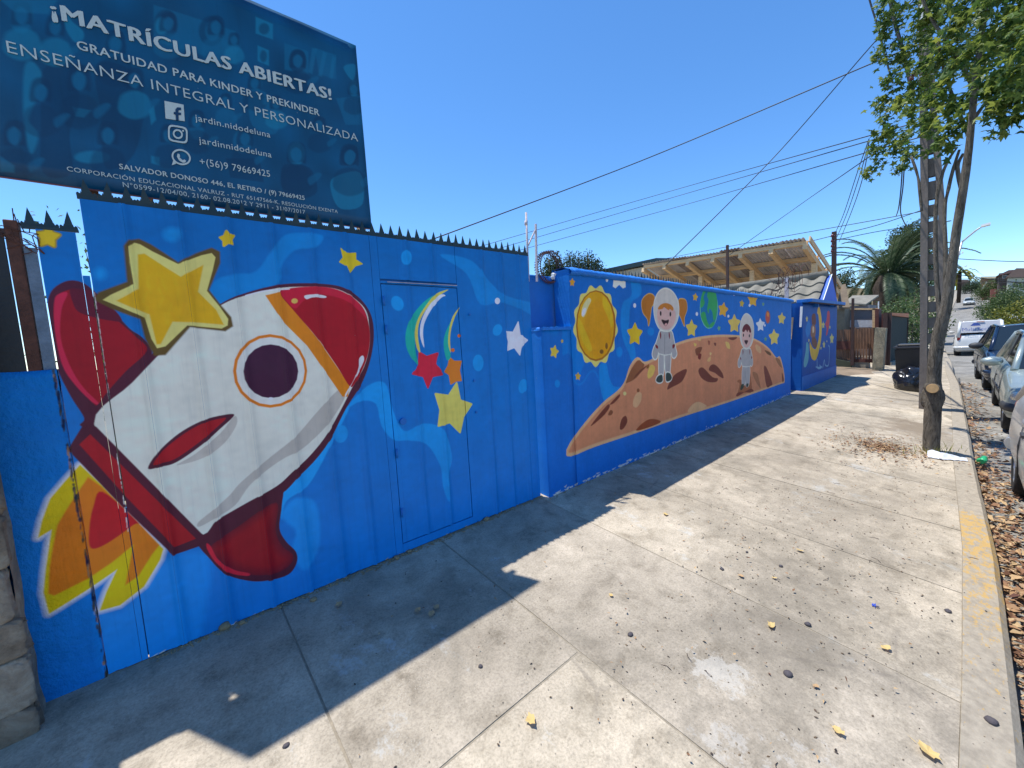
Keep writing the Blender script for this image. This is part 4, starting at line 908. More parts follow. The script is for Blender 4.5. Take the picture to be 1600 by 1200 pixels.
# ---------------- things on and behind the wall ----------------
random.seed(21)
mp=thing('barbed_wire_bracket','rusty steel bracket of two uprights standing between the gate and the long wall','bracket',PX(822,432,y=2.56)); mb=tuple(mp.location)
def gadd(name,bm,mat,parent,base,**k): return gobj(name,bm,mat,parent,base,**k)
gadd('upright',tube_bm([PX(826,440,y=2.56),PX(822,332,y=2.56)],.009,8),PALEPAINT,mp,mb)
gadd('upright',beam_bm(PX(839,440,y=2.56),PX(837,350,y=2.56),.018,.012),PALEPAINT,mp,mb)
gadd('brace',beam_bm(PX(825,384,y=2.56),PX(836,360,y=2.56),.01,.01),PALEPAINT,mp,mb)
gadd('knob',tube_bm([PX(822,352,y=2.56),PX(822,345,y=2.56)],.014,8),PALEPAINT,mp,mb)
def razor(name,label,cx,cy,yv,r,loops,depth,barbs=46,thick=.003):
    c=PX(cx,cy,y=yv); t=thing(name,label,'razor wire',tuple(c))
    pts=[]; N=loops*40
    for i in range(N+1):
        a=2*math.pi*i/40; rr_=r*(1+.05*noise.noise(Vector((i*.09,cx,0))))
        pts.append(Vector((math.cos(a)*rr_,depth*i/N-depth/2+.01*noise.noise(Vector((i*.1,2,0))),math.sin(a)*rr_+.0)))
    bm=tube_bm(pts,thick,5); obj('coil',bm,RUST,t)
    bm=bmesh.new()
    for k in range(barbs*loops):
        i=int(k*N/(barbs*loops)); p=pts[i]; rad=Vector((p.x,0,p.z)).normalized(); tn=Vector((-rad.z,0,rad.x)); L=.018
        for sg in (1,-1):
            v=[bm.verts.new(p+tn*(-.008)),bm.verts.new(p+rad*L*sg+tn*.010+Vector((0,.004,0))),bm.verts.new(p+tn*.010+Vector((0,.003,0)))]; bm.faces.new(v)
    b=obj('barbs',bm,simple('rusty_blades',(.12,.06,.06),.6,.4,20,.4,0),t,kind='stuff'); return t
razor('razor_wire_coil','rusty razor wire coil arching beside the bracket at the start of the long wall',857,418,2.58,.135,3,.09)
razor('razor_wire_coil','small tangled razor wire coil above the far end of the long wall',1238,432,2.7,.22,4,.5,26,.005)
tw=thing('wire_post','slender pale post wrapped in dry twigs standing before the tiled roof','post',tuple(PX(1228,482,y=2.6))); wb=tuple(tw.location)
gadd('post_shaft',beam_bm(PX(1229,484,y=2.6),PX(1229,434,y=2.6),.06,.05),PALEPAINT,tw,wb)
bm=bmesh.new()
for k in range(46):
    p=PX(random.uniform(1206,1242),random.uniform(428,460),y=2.6+random.uniform(-.2,.2)); q=p+Vector((random.uniform(-.2,.2),random.uniform(-.15,.15),random.uniform(-.15,.2)))
    tube_bm([p,(p+q)/2+Vector((0,0,random.uniform(-.05,.05))),q],.005,4,bm)
gadd('dry_twigs',bm,WOOD_DARK,tw,wb,kind='stuff')
# white rag caught in the wire
bm=bmesh.new(); bmesh.ops.create_icosphere(bm,subdivisions=3,radius=.045)
for v in bm.verts: v.co+=v.co.normalized()*.03*noise.noise(v.co*40); v.co.y*=.6; v.co.z*=.8
obj('white_rag',bm,WHITEP,loc=PX(868,431,y=2.58),label='crumpled white rag caught under the razor wire coil',cat='rag')
# dark posts
for (x,y0,y1,yv,r,lab) in ((1137,447,383,2.72,.035,'thin dark steel post rising behind the middle of the long wall'),(1304,430,362,2.75,.10,'dark wooden service post with small insulators behind the blue gable')):
    p=PX(x,y0,y=yv); t=thing('service_post',lab,'post',tuple(p)); q=PX(x-.5,y1,y=yv)
    gadd('post_shaft',beam_bm(p-Vector((0,0,1.5)),q,r,r),WOOD_DARK,t,tuple(p))
    if r>.05:
        for k in range(4): 
            c=PX(x-3,368+8*k,y=yv-.05); gadd('insulator',tube_bm([c+Vector((0,0,-.03)),c+Vector((0,0,.03))],[.05,.035],8),simple('brown_ceramic',(.12,.03,.03),.3) if k==0 else bpy.data.materials['brown_ceramic'],t,tuple(p))
# ---------------- entrance and end wall ----------------
ew=obj('end_wall',mural_wall(D,9.92,13.05,YE,lambda x:.2,lambda x:2.13,.2,.004,.12),M_END,label='short blue end wall painted with a bear on a yellow moon',cat='wall')
obj('return_wall',rough_block(9.905,10.06,YE+.185,4.6,.2,2.12,.15,.003),BLUE,ew)
obj('end_return_wall',rough_block(12.9,13.04,YE+.19,5.5,.2,2.12,.2,.003),BLUE,ew)
obj('plinth_band',box(9.94,YE-.014,.2,13.05,YE-.003,.62,.004,1),BLUE,ew)
ent=thing('entrance_door','blue entrance door set back behind the end of the long wall','door',(9.6,3.0,.3)); eb=(9.6,3.0,.3)
gadd('door_leaf',box(9.0,2.9,.34,9.9,2.94,2.1,.004,1),BLUE,ent,eb)
gadd('door_frame',box(8.96,2.945,.3,10.0,2.99,2.2),BLUE,ent,eb)
nt=thing('notice_board','small wooden notice board with pinned white papers in the entrance recess','notice board',(9.89,2.47,1.3)); nbb=(9.89,2.47,1.3)
def xq(name,pts,x,th,mat,parent,base): 
    o=obj(name,prism([PX(a,b,x=x) for a,b in pts],(-1,0,0),th),mat); relo(o,base); o.parent=parent; return o
xq('board',[(1229.5,496),(1240,496),(1237,530),(1229.5,530)],9.885,.015,WOOD_NEW,nt,nbb)
xq('paper',[(1230,504),(1235.5,503),(1235.5,515),(1230,515)],9.868,.002,WHITEP,nt,nbb)
xq('paper',[(1230,516),(1235.5,516),(1235,531),(1230,531)],9.868,.002,WHITEP,nt,nbb)
xq('white_downpipe',[(1251,479),(1254.5,479),(1252.5,511),(1249.5,511)],9.9,.03,WHITEP,thing('white_strip_panel','narrow white vertical strip at the left edge of the bear mural','strip',(9.9,2.4,1.5)),(9.9,2.4,1.5))
# tiled porch roof: rows run away from the street, slope faces the camera
TILE=simple('grey_concrete_tile',(.20,.185,.15),.9,0,3,.3,.5,coord='World',bd=.02)
pr=thing('porch_roof','grey tiled porch roof with a blue gable above the end wall','roof',(12.4,2.3,2.1)); rb=(12.4,2.3,2.1)
E0=PX(1285,473,y=2.22); AP=PX(1299.5,430,y=2.22); E1=PX(1309,474,y=2.22)
gadd('gable',prism([E0,AP,E1],(0,1,0),.06),simple('bright_blue_paint',tuple(lin((20,82,190))/.9),.6,0,5,.1,.1,coord='World'),pr,rb)
gadd('gable_trim',beam_bm(E0+Vector((-.02,-.01,.02)),AP+Vector((-.02,-.01,.02)),.014,.012,up=(0,1,0)),WHITEP,pr,rb)
slope=(AP-E0); nrow=3; bm_cache={}
def tile_mesh(L,W):
    bm=bmesh.new(); n=10; g=[]
    for i in range(n+1):
        t=i/n; z=.034*math.sin(t*2*math.pi*1.0)
        g.append([bm.verts.new((s*L,t*W,z+(0.0 if s else .0))) for s in (0,.5,1.04)]+[bm.verts.new((0,t*W,z-.075))])
    for i in range(n):
        bm.faces.new((g[i][0],g[i][1],g[i+1][1],g[i+1][0])); bm.faces.new((g[i][1],g[i][2],g[i+1][2],g[i+1][1])); bm.faces.new((g[i][3],g[i][0],g[i+1][0],g[i+1][3]))
    for f in bm.faces: f.smooth=False
    bmesh.ops.recalc_face_normals(bm,faces=bm.faces[:]); me=bpy.data.meshes.new('roof_tile'); bm.to_mesh(me); bm.free(); me.materials.append(TILE); return me
Ls=slope.length/nrow; ang=math.atan2(slope.z,slope.x); TM=tile_mesh(Ls,.34)
for r_ in range(nrow):
    for c_ in range(26):
        o=bpy.data.objects.new('roof_tile',TM); COL.objects.link(o); o.parent=pr
        p=E0+slope*(r_/nrow)+Vector((0,.08+c_*.34,0))+Vector((-math.sin(ang),0,math.cos(ang)))*(.055); o.location=p-Vector(rb); o.rotation_euler=(random.gauss(0,.006),-ang+.10,random.gauss(0,.006))
gadd('ridge_cap',tube_bm([AP+Vector((0,.07,.03)),AP+Vector((0,9,.03))],.09,10),TILE,pr,rb)
gadd('roof_underlay',prism([E0+Vector((0,.07,-.02)),AP+Vector((0,.07,-.02)),AP+Vector((.05,.07,-.1)),E0+Vector((0,.07,-.08))],(0,1,0),8.9),BLUE,pr,rb)
gadd('roof_back',prism([AP+Vector((0,.07,-.02)),E1+Vector((0,.07,-.02)),E1+Vector((0,.07,-.08)),AP+Vector((0,.07,-.1))],(0,1,0),8.9),BLUE,pr,rb)
gadd('fascia',beam_bm(E0+Vector((-.03,.06,-.03)),E0+Vector((-.03,9,-.03)),.05,.11),BLUE,pr,rb)
gadd('soffit_beam',box(9.95,YE-.16,2.135,13.1,YE+.1,2.2,.004,1),BLUE,pr,rb)
gadd('dark_lath',box(9.95,YE-.155,2.118,13.08,YE-.10,2.133),WOOD_DARK,pr,rb)
# ---------------- timber canopy with corrugated sheets ----------------
X0=15.0
TR=PX(1258,382,x=X0); TL=PX(1026,416,x=X0)
dn=Vector((1,0,-.27)).normalized(); Ld=5.2
lo=thing('timber_canopy','open pine timber canopy roofed with corrugated metal sheets behind the long wall','canopy roof',tuple(TL)); lb=tuple(TL)
ed=(TL-TR); W_=ed.length; e=ed.normalized(); e=Vector(e); TLx=TR+e*(W_*1.12)
nrm=dn.cross(e).normalized(); nrm=nrm if nrm.z>0 else -nrm
COR=simple('corrugated_sheet',(.6,.57,.56),.6,.35,3,.35,.2,coord='World'); COR2=simple('old_corrugated_sheet',(.34,.29,.27),.7,.2,3,.4,.3,coord='World')
ns=9
for k in range(ns):
    bm=bmesh.new(); a=TR+e*(W_*1.12*k/ns)+nrm*.14; w=W_*1.12/ns*1.06; n=int(w/.035); g=[]
    for i in range(n+1):
        p=a+e*(w*i/n)+nrm*(.022*math.sin(i*math.pi/1.5)+.012*(k%2)); g.append((bm.verts.new(p-dn*.12*(1+.5*(k%3==0))),bm.verts.new(p+dn*Ld)))
    for i in range(n): bm.faces.new((g[i][0],g[i+1][0],g[i+1][1],g[i][1]))
    gadd('corrugated_sheet',bm,COR2 if k in (3,6) else COR,lo,lb)
for s in (0,.24,.48,.74,.99): gadd('purlin',beam_bm(TR+dn*(Ld*s+.05)-e*.05+nrm*.06,TLx+dn*(Ld*s+.05)+nrm*.06,.13 if s else .09,.12,up=nrm),WOOD_NEW,lo,lb)
for k in range(7): 
    a=TR+e*(W_*1.12*k/6.0); gadd('rafter',beam_bm(a-nrm*.07,a+dn*Ld-nrm*.07,.12,.15,up=nrm),WOOD_NEW,lo,lb)
for k in (0,2,4,6):
    a=TR+e*(W_*1.12*k/6.0)+dn*1.2-nrm*.15; gadd('canopy_post',beam_bm(a,Vector((a.x,a.y,.3)),.14,.14,up=(0,1,0)),WOOD_NEW,lo,lb)
gadd('barge_board',beam_bm(TR-e*.12+nrm*.12-dn*.1,TR-e*.12+dn*Ld+nrm*.12,.04,.16,up=nrm),WOOD_NEW,lo,lb)
# dark green roof left of the canopy
sh=thing('green_shed','low pale shed with a dark green roof behind the long wall','shed',tuple(PX(1000,445,x=19.0))); sb=tuple(sh.location)
p0,p1=PX(968,423,x=19),PX(1023,412,x=19)
gadd('wall',box(19,p1.y-.1,.3,21,p0.y+.5,p0.z-.05),simple('cream_board',(.4,.36,.28),.8),sh,sb)
gadd('roof',prism([p1+Vector((-.2,-.2,.0)),p1+Vector((2.4,-.2,.2)),p1+Vector((2.4,-.2,.45)),p1+Vector((-.2,-.2,.22))],(0,1,0),3.5),GREEN,sh,sb)
# ---------------- foliage helpers ----------------
def leaves_bm(centers,n,size,mode='quad',droop=.3,bm=None,spread=1):
    """leaf-sized faces scattered through blobs; centers = (Vector, radius[,flat])"""
    V=[];Fc=[]
    def add(c,s,nr,kind):
        nr=nr.normalized(); t=nr.cross(Vector((random.gauss(0,1),random.gauss(0,1),random.gauss(0,1)))).normalized(); b=nr.cross(t)
        i0=len(V)
        if kind=='star':
            V.append(c)
            for k in range(10):
                a=2*math.pi*k/10; r=s*(.5 if k%2==0 else .2); 
                if k==4: r=s*.55
                V.append(c+t*math.cos(a)*r+b*math.sin(a)*r+nr*(-.1*s*(k%2==0)))
            for k in range(10): Fc.append((i0,i0+1+k,i0+1+(k+1)%10))
        elif kind=='needle':
            V.extend([c-t*s*.08,c+b*s*.5,c+t*s*.08,c-b*s*.5]); Fc.append((i0,i0+1,i0+2,i0+3))
        else:
            V.extend([c-b*s*.5,c+t*s*.28+nr*.06*s,c+b*s*.5,c-t*s*.28+nr*.06*s]); Fc.append((i0,i0+1,i0+2)); Fc.append((i0,i0+2,i0+3))
    for c,r in centers:
        # twig clusters inside the blob
        m=max(3,int(n*r*r))
        for _ in range(m):
            d=Vector((random.gauss(0,1),random.gauss(0,1),random.gauss(0,1))).normalized()*r*random.random()**.45; cc=c+d
            for _ in range(random.randint(5,11)):
                p=cc+Vector((random.gauss(0,1),random.gauss(0,1),random.gauss(0,1)-droop))*size*1.1*spread
                add(p,size*random.uniform(.6,1.2),Vector((random.gauss(0,1),random.gauss(0,1),random.gauss(.6,.8))),mode)
    me=mesh(V,Fc); return me
def tree(name,label,cat,base,blobs,trunk,mat,n,size,mode='quad',bark=None,group=None,limbs=True):
    t=thing(name,label,cat,tuple(base),group)
    o=obj('crown',leaves_bm(blobs,n,size,mode),mat); relo(o,base); o.parent=t; o['kind']='stuff'
    if trunk:
        bm=tube_bm(*trunk,9,jit=.3)
        if limbs:
            for c,r in blobs[:8]:
                s=Vector(trunk[0][-1]); tube_bm(smoothpath([s,(s+c)/2+Vector((random.uniform(-.1,.1)*r,0,-.15*r)),c],3),[trunk[1][-1]*.7*(1-i/6.5) for i in range(7)],6,bm)
        gadd('trunk',bm,bark or BARK,t,tuple(base))
    return t
# conifers behind the wall
cr_=[]
for i,(x,y,w) in enumerate(((857,402,.5),(868,398,.55),(890,396,.6),(903,399,.5),(918,396,.6),(930,404,.5))):
    top=PX(x,y-6,x=17.0+i*.3); bl=[]
    for k in range(6): bl.append((top+Vector((0,0,-.25-.42*k)),.16+.17*k))
    tree('conifer','%s conifer behind the razor wire, %s of the six'%(('dark green pointed','dark bushy','tall dark','dark narrow','tall broad dark','low dark')[i],('leftmost','second from left','third from left','fourth from left','fifth from left','rightmost')[i]),'conifer',(top.x,top.y,.3),bl,([(top.x,top.y,.3),(top.x,top.y,top.z-.3)],[.12,.04]),LEAF_D,330,.12,'quad',limbs=False,group='conifers behind the wall')
# sprig of foliage behind the gate at the left
b0=PX(132,385,y=5.5); tree('garden_shrub','pale green garden shrub seen through the slit beside the gate','shrub',(b0.x,b0.y,.3),[(b0,.35),(b0+Vector((.1,0,-.7)),.5),(b0+Vector((-.2,0,-1.3)),.6)],([(b0.x,b0.y,.3),(b0.x,b0.y,b0.z-.6)],[.05,.02]),LEAF_B,160,.05)
b0=PX(8,350,y=7); tree('garden_tree','wispy garden tree peeping over the black sheet panel at the left','tree',(b0.x-.5,b0.y,.3),[(b0+Vector((-.35,0,-.05)),.22),(b0+Vector((-.5,0,-.7)),.5)],([(b0.x-.5,b0.y,.3),(b0.x-.5,b0.y,b0.z-.6)],[.07,.02]),LEAF_B,60,.05)
# ---------------- palm ----------------
pc=PX(1388,428,x=42); pz=walkz(42,pc.y)
pt=thing('palm_tree','large date palm with a thick dark trunk behind the picket fence','palm tree',(pc.x,pc.y,.2)); ptb=(pc.x,pc.y,.2)
gadd('trunk',tube_bm([(pc.x,pc.y,0),(pc.x,pc.y,1.2),(pc.x,pc.y,2.4),(pc.x,pc.y,pc.z-1.0),(pc.x,pc.y,pc.z-.1)],[.8,.75,.75,.85,.5],16,jit=.35),BARKP,pt,ptb)
def frond(az,el,L,W=.42):
    bm=bmesh.new(); n=26; d=Vector((math.cos(az),math.sin(az),0)); pts=[]
    p=Vector(pc)+d*.25; ang=el
    for i in range(n+1):
        pts.append(p.copy()); p=p+(d*math.cos(ang)+Vector((0,0,math.sin(ang))))*(L/n); ang-=(1.5+.5*(el<.6))/n*(0.35+1.3*i/n)
    tube_bm(pts[::3]+[pts[-1]],[.035-.028*i/9 for i in range(len(pts[::3])+1)],4,bm)
    side=d.cross(Vector((0,0,1)))
    for i in range(2,n):
        for h in (0,.5):
            q=pts[i].lerp(pts[min(i+1,n)],h); t_=(pts[min(i+1,n)]-pts[i-1]).normalized(); l=W*(math.sin(math.pi*min(1,(i+h)/n*.86+.12))**.6+.1)
            for sg in (1,-1):
                tip=q+side*sg*l*.72+t_*l*.62+Vector((0,0,random.uniform(.1,.28)*l-l*.2)); m=q.lerp(tip,.5)+Vector((0,0,.05))
                w=.034; a=bm.verts.new(q-t_*w); b=bm.verts.new(q+t_*w); c=bm.verts.new(m+t_*w*1.1); dd=bm.verts.new(m-t_*w*1.1); f=bm.verts.new(tip)
                bm.faces.new((a,b,c,dd)); bm.faces.new((dd,c,f))
    return bm
random.seed(5)
for k in range(70):
    el=random.choice([1.35,1.1,.85,.6,.35,.1,-.2,-.5]) + random.uniform(-.12,.12); gadd('frond',frond(random.uniform(0,2*math.pi),el,random.uniform(4.0,5.0) if el>-.1 else 3.4),LEAF_P,pt,ptb)
# ---------------- neighbour's yard ----------------
random.seed(9)
pk=thing('picket_fence','low brown wooden picket fence and gate beyond the end wall','fence',tuple(GP(1330,578))); kb_=tuple(pk.location); XF=15.6
def xbox(name,x0,x1,y0,y1,X,th,mat,parent,base): return xq(name,[(x0,y1),(x1,y1),(x1,y0),(x0,y0)],X,-th,mat,parent,base)
xq('base_plank',[(1300,560),(1331,566),(1331,580),(1300,590)],XF-.25,-.06,simple('green_plank',(.05,.06,.035),.8),pk,kb_)
for i in range(9):
    x=1307.5+i*2.7; xq('picket',[(x,563),(x+2.0,563),(x+2.0,515),(x,515)],XF-.12,-.025,WOOD_OLD,pk,kb_)
xq('rail',[(1307,546),(1331,546),(1331,533),(1307,533)],XF-.16,-.03,simple('red_brown_rail',(.10,.035,.025),.8),pk,kb_)
for i in range(7):
    x=1333.5+i*4.6; t0=512 if i!=1 else 514; xq('picket',[(x,567),(x+3.7,567),(x+3.7,t0),(x,t0)],XF,-.025,WOOD_OLD,pk,kb_)
xq('rail',[(1333,543),(1366,543),(1366,534),(1333,534)],XF+.06,-.04,bpy.data.materials['red_brown_rail'],pk,kb_)
xq('rail',[(1333,566),(1364,566),(1364,561),(1333,561)],XF-.03,-.03,bpy.data.materials['red_brown_rail'],pk,kb_)
xq('gate_post',[(1328.5,571),(1334,571),(1334,466),(1330.5,466)],XF-.3,-.1,WOOD_DARK,pk,kb_)
xq('door_step',[(1331,576),(1358,576),(1357,566),(1331,566)],XF-.02,-.25,CONC_F,pk,kb_)
sp=obj('stone_gatepost',(prism([PX(1362,582,x=15.3),PX(1379,578,x=15.3),PX(1384,513,x=15.3),PX(1367,512,x=15.3)],(1,0,0),.35)),simple('lichen_stone',(.27,.23,.15),.95,0,6,.4,.8,coord='World',bd=.03),label='leaning pale stone gatepost at the right end of the picket fence',cat='gatepost')
ply=thing('timber_hut','small hut with grey wall panels framed in timber behind the picket fence','hut',tuple(PX(1340,540,x=18.0))); hb=tuple(ply.location)
GREYP=simple('grey_board_panel',(.17,.16,.17),.8,0,2,.15,.1,coord='World')
xq('wall_panel',[(1318,500),(1363,500),(1363,484),(1318,484)],18.0,-.05,GREYP,ply,hb); xq('wall_panel',[(1318,511),(1363,511),(1363,500.3),(1318,500.3)],18.0,-.05,simple('pale_grey_panel',(.5,.5,.52),.7),ply,hb)
for q in ([(1313,512),(1318,512),(1318,484),(1313,484)],[(1363,512),(1367,512),(1367,482),(1363,482)],[(1313,484),(1372,484),(1372,481.5),(1313,481.5)],[(1306,500),(1313,500),(1313,512),(1306,512)]): xq('timber_frame',q,17.95,-.1,WOOD_NEW if q[0][0]!=1306 else WHITEP,ply,hb)
xq('side_panel',[(1367,512),(1373,513),(1373,483),(1367,482)],17.9,-.6,simple('red_brown_board',(.12,.04,.03),.8),ply,hb)
xq('vent_pipe',[(1371.5,482),(1373.3,482),(1373.3,471),(1371.5,471)],17.9,-.05,WHITEP,ply,hb)
xq('lower_wall',[(1306,545),(1373,545),(1373,513),(1306,513)],18.1,-.05,WOOD_DARK,ply,hb)
xq('plank_wall',[(1374,522),(1387,522),(1387,490),(1374,490)],19.5,-.05,simple('red_plank',(.10,.035,.028),.8),ply,hb)
# little roofs behind
for lab,pts,X,m in (('low shed with a pale sloping asbestos roof in front of the palm',[(1318,473),(1353,475),(1366,459),(1323,460)],22,TILE),('old hut with a steep rusty brown roof beside the blue gable',[(1306,480),(1328,480),(1309,440),(1303,442)],17.0,simple('brown_roof',(.13,.10,.07),.9,0,4,.3,.3))):
    P=[PX(a,b,x=X) for a,b in pts]; P[2].x+=1.2; P[3].x+=1.2; t=thing('shed',lab,'shed',tuple(P[0])); bb_=tuple(P[0])
    gadd('roof',prism(P,(0,0,-1),.06),m,t,bb_); zc_=min(p.z for p in P); yy=[p.y for p in P]
    gadd('wall',box(X+.1,min(yy)+.15,.2,X+1.9,max(yy)-.05,zc_-.03),GREYP if X>20 else simple('dun_board',(.2,.17,.12),.9),t,bb_)
# dark mesh fence running away beyond the gatepost
mf=thing('mesh_fence','dark green netting fence with an orange top rail beside the stone gatepost','fence',tuple(PX(1386,566,x=17))); fb_=tuple(mf.location)
a0,a1=PX(1387,493,x=17.2),PX(1419,490,x=22.0); 
NET=simple('dark_green_netting',(.012,.022,.018),.9,0,40,.5,.3,coord='World')
gadd('netting',prism([Vector((a0.x,a0.y,.25)),Vector((a1.x,a1.y,.1)),Vector((a1.x,a1.y,a1.z)),Vector((a0.x,a0.y,a0.z))],(0,1,0),.03),NET,mf,fb_)
gadd('top_rail',prism([PX(1391,488.5,x=17.1),PX(1391,492,x=17.1),PX(1420,496,x=21.9),PX(1420,490,x=21.9)],(0,1,0),.08),simple('orange_timber',(.48,.15,.05),.7),mf,fb_)
for X_,x in ((17.0,1384),(17.05,1390),(21.9,1417)): 
    p=PX(x,490,x=X_); gadd('fence_post',beam_bm((p.x,p.y,.2),(p.x,p.y,p.z+.03),.10,.10,up=(0,1,0)),WOOD_DARK,mf,fb_)
gadd('kerb_footing',prism([Vector((a0.x,a0.y-.12,.2)),Vector((a1.x,a1.y-.12,.05)),Vector((a1.x,a1.y-.12,.3)),Vector((a0.x,a0.y-.12,.4))],(0,1,0),.1),CONC_F,mf,fb_)
# bushes beyond the fence
for x,y,X,r,lab in ((1411,486,27,.55,'green bush beneath the palm, behind the orange fence rail'),(1426,505,23,.5,'leafy green bush behind the wheelie bin'),(1436,478,30,.9,'dense bush seen between the palm and the utility pole'),(1408,535,24,.55,'low straggly plant beside the wheelie bin')):
    c=PX(x,y,x=X); tree('bush',lab,'bush',(c.x,c.y,.1),[(c,r),(c+Vector((.3,.8,-.3)),r*.9),(c+Vector((0,-.3,-r)),r)],([(c.x,c.y,.1),(c.x,c.y,c.z)],[.06,.03]),LEAF_B,170,.13)
c=PX(1419,372,x=60); tree('background_tree','tall dark tree rising behind the palm beside the pole','tree',(c.x,c.y,.5),[(c,1.5),(c+Vector((0,-.6,-1.2)),1.6),(c+Vector((0,.6,-2.4)),1.8),(c+Vector((0,-1,-3.6)),1.9),(c+Vector((0,1.5,-4)),1.7)],([(c.x,c.y,0),(c.x,c.y,c.z-2)],[.35,.2]),LEAF_D,110,.26)
c=PX(1318,440,x=70); tree('background_tree','distant low dark tree left of the palm fronds','tree',(c.x,c.y,.5),[(c,1.6),(c+Vector((0,2,-2)),2.0)],([(c.x,c.y,0),(c.x,c.y,c.z-1)],[.25,.12]),LEAF_D,90,.26)
# bank of dry grass wall behind the palm
for i,(xa,xb,ya,yb,X) in enumerate(((1300,1385,449,476,64),(1386,1436,445,470,66))):
    xq('bank_face',[(xa,yb+14),(xb,yb+14),(xb,ya),(xa,ya+3)],X,-1.5,DIRT if i else simple('straw_bank',(.42,.33,.2),.95,0,1,.3,.4,coord='World'),thing('earth_bank',('dry straw coloured earth bank left of the palm trunk','dry straw coloured earth bank right of the palm trunk')[i],'bank',tuple(PX(xa,yb,x=X))),tuple(PX(xa,yb,x=X)))
# ---------------- wheelie bin and rubbish bag ----------------
bn=thing('wheelie_bin','black wheelie bin with a grey rim standing behind the utility pole','bin',tuple(GP(1420,604))); nb2=bn.location.copy()
def binbm(w0,d0,w1,d1,h0,h1): 
    bm=bmesh.new(); a=[bm.verts.new((sx*w0/2,sy*d0/2,h0)) for sx,sy in ((-1,-1),(1,-1),(1,1),(-1,1))]; b=[bm.verts.new((sx*w1/2,sy*d1/2,h1)) for sx,sy in ((-1,-1),(1,-1),(1,1),(-1,1))]
    bm.faces.new(a[::-1]); bm.faces.new(b)
    for i in range(4): bm.faces.new((a[i],a[(i+1)%4],b[(i+1)%4],b[i]))
    bmesh.ops.bevel(bm,geom=bm.edges[:],offset=.03,segments=2,affect='EDGES'); return bm
obj('bin_body',binbm(.40,.36,.50,.46,.04,.86),BLACKP,bn); obj('bin_rim',binbm(.54,.50,.56,.52,.86,.90),simple('grey_rim',(.10,.10,.11),.5),bn); obj('bin_lid',binbm(.52,.48,.46,.40,.90,.95),BLACKP,bn)
obj('bin_handle',tube_bm([(.27,-.2,.9),(.31,-.2,.92),(.31,.2,.92),(.27,.2,.9)],.016,8),BLACKP,bn)
for s in (-1,1): obj('wheel',tube_bm([(.22,s*.19,.09),(.22,s*.23,.09)],.09,16),BLACKP,bn)
obj('pink_sticker',box(-.262,-.02,.18,-.2215,.08,.30),simple('pink_sticker',(.45,.05,.15),.5),bn)
BAG=simple('black_bag_film',(.012,.012,.014),.22,0,6,.2,0,spec=.7); tb=bpy.data.materials['black_bag_film']
def bag(sx,sy,sz,seed):
    bm=bmesh.new(); bmesh.ops.create_icosphere(bm,subdivisions=5,radius=1)
    for v in bm.verts:
        p=v.co.copy(); r=1+.16*noise.noise(p*1.6+Vector((seed,0,0)))+.10*abs(noise.noise(p*4+Vector((seed,3,0))))+.05*abs(noise.noise(p*10)); p*=r
        v.co=Vector((p.x*sx,p.y*sy,max(p.z*sz,-sz*.42)+sz*.42))
    for f in bm.faces: f.smooth=True
    return bm
bg_=thing('rubbish_bag','black plastic rubbish bag with a clear crumpled top leaning on the wheelie bin','bag',tuple(GP(1424,609))); obj('bag_body',bag(.27,.28,.36,2),BAG,bg_)
CLR=simple('clear_film',(.32,.33,.34),.2,0,8,.3,.3,spec=.8); o=obj('clear_wrap',bag(.20,.26,.17,7),CLR,bg_,loc=(.02,-.04,.20))
# ---------------- far end of the street ----------------
def tbl(px,py,X): return PX(px,py,x=X)
random.seed(31)
def house(lab,x0,x1,ytop,ybot,X,dep,wallc,roofc=None,roofp=None,wins=(),name='house',cat='house'):
    t=thing(name,lab,cat,tuple(PX(x0,ybot,x=X))); b=tuple(t.location)
    a=PX(x0,ytop,x=X); c=PX(x1,ybot,x=X)
    gadd('wall',box(X,c.y,c.z-2,X+dep,a.y,a.z),simple('render_%d'%int(x0),wallc,.85,0,.5,.15,.2,coord='World'),t,b)
    if roofp: gadd('roof',prism([PX(*q,x=X-.5) for q in roofp],(1,0,0),dep+1),simple('roof_%d'%int(x0),roofc,.85,0,.6,.2,.2,coord='World'),t,b)
    for (u0,v0,u1,v1) in wins:
        f=gadd('window',prism([PX(u0,v0,x=X-.05),PX(u1,v0,x=X-.05),PX(u1,v1,x=X-.05),PX(u0,v1,x=X-.05)],(-1,0,0),.08),bpy.data.materials.get('window_frame') or simple('window_frame',(.6,.6,.58)),t,b)
        m=.25*(u1-u0)*.3; g=prism([PX(u0+m,v0+m,x=X-.14),PX(u1-m,v0+m,x=X-.14),PX(u1-m,v1-m,x=X-.14),PX(u0+m,v1-m,x=X-.14)],(-1,0,0),.02); o=obj('pane',g,bpy.data.materials.get('dark_glass') or simple('dark_glass',(.02,.025,.03),.1)); relo(o,b); o.parent=f
    return t
house('two storey pale green house with a brown hipped roof at the right edge',1576,1640,432,464,110,14,(.42,.44,.36),(.16,.11,.09),[(1572,433),(1650,433),(1640,419),(1588,419)],[(1581,439,1592,450),(1598,439,1606,450)])
house('dark balcony house with a brown roof left of the green house',1561,1577,427,462,116,10,(.08,.06,.05),(.15,.09,.08),[(1557,431),(1578,427),(1590,421),(1576,422)],[(1566,430,1574,436)])
house('flat roofed cream and brown building at the crest of the street',1533,1563,434,450,150,14,(.16,.11,.08),(.55,.48,.33),[(1532,436),(1564,436),(1564,431.5),(1533,432)])
house('low brick building with a sloping pale parapet beside the road crest',1535,1552,442,460,140,16,(.26,.10,.06),(.5,.46,.38),[(1532,452),(1535,452),(1543,441),(1541,440)])
house('dark garage opening beneath the balcony house',1562,1584,456,472,104,3,(.015,.014,.02),name='garage',cat='garage')
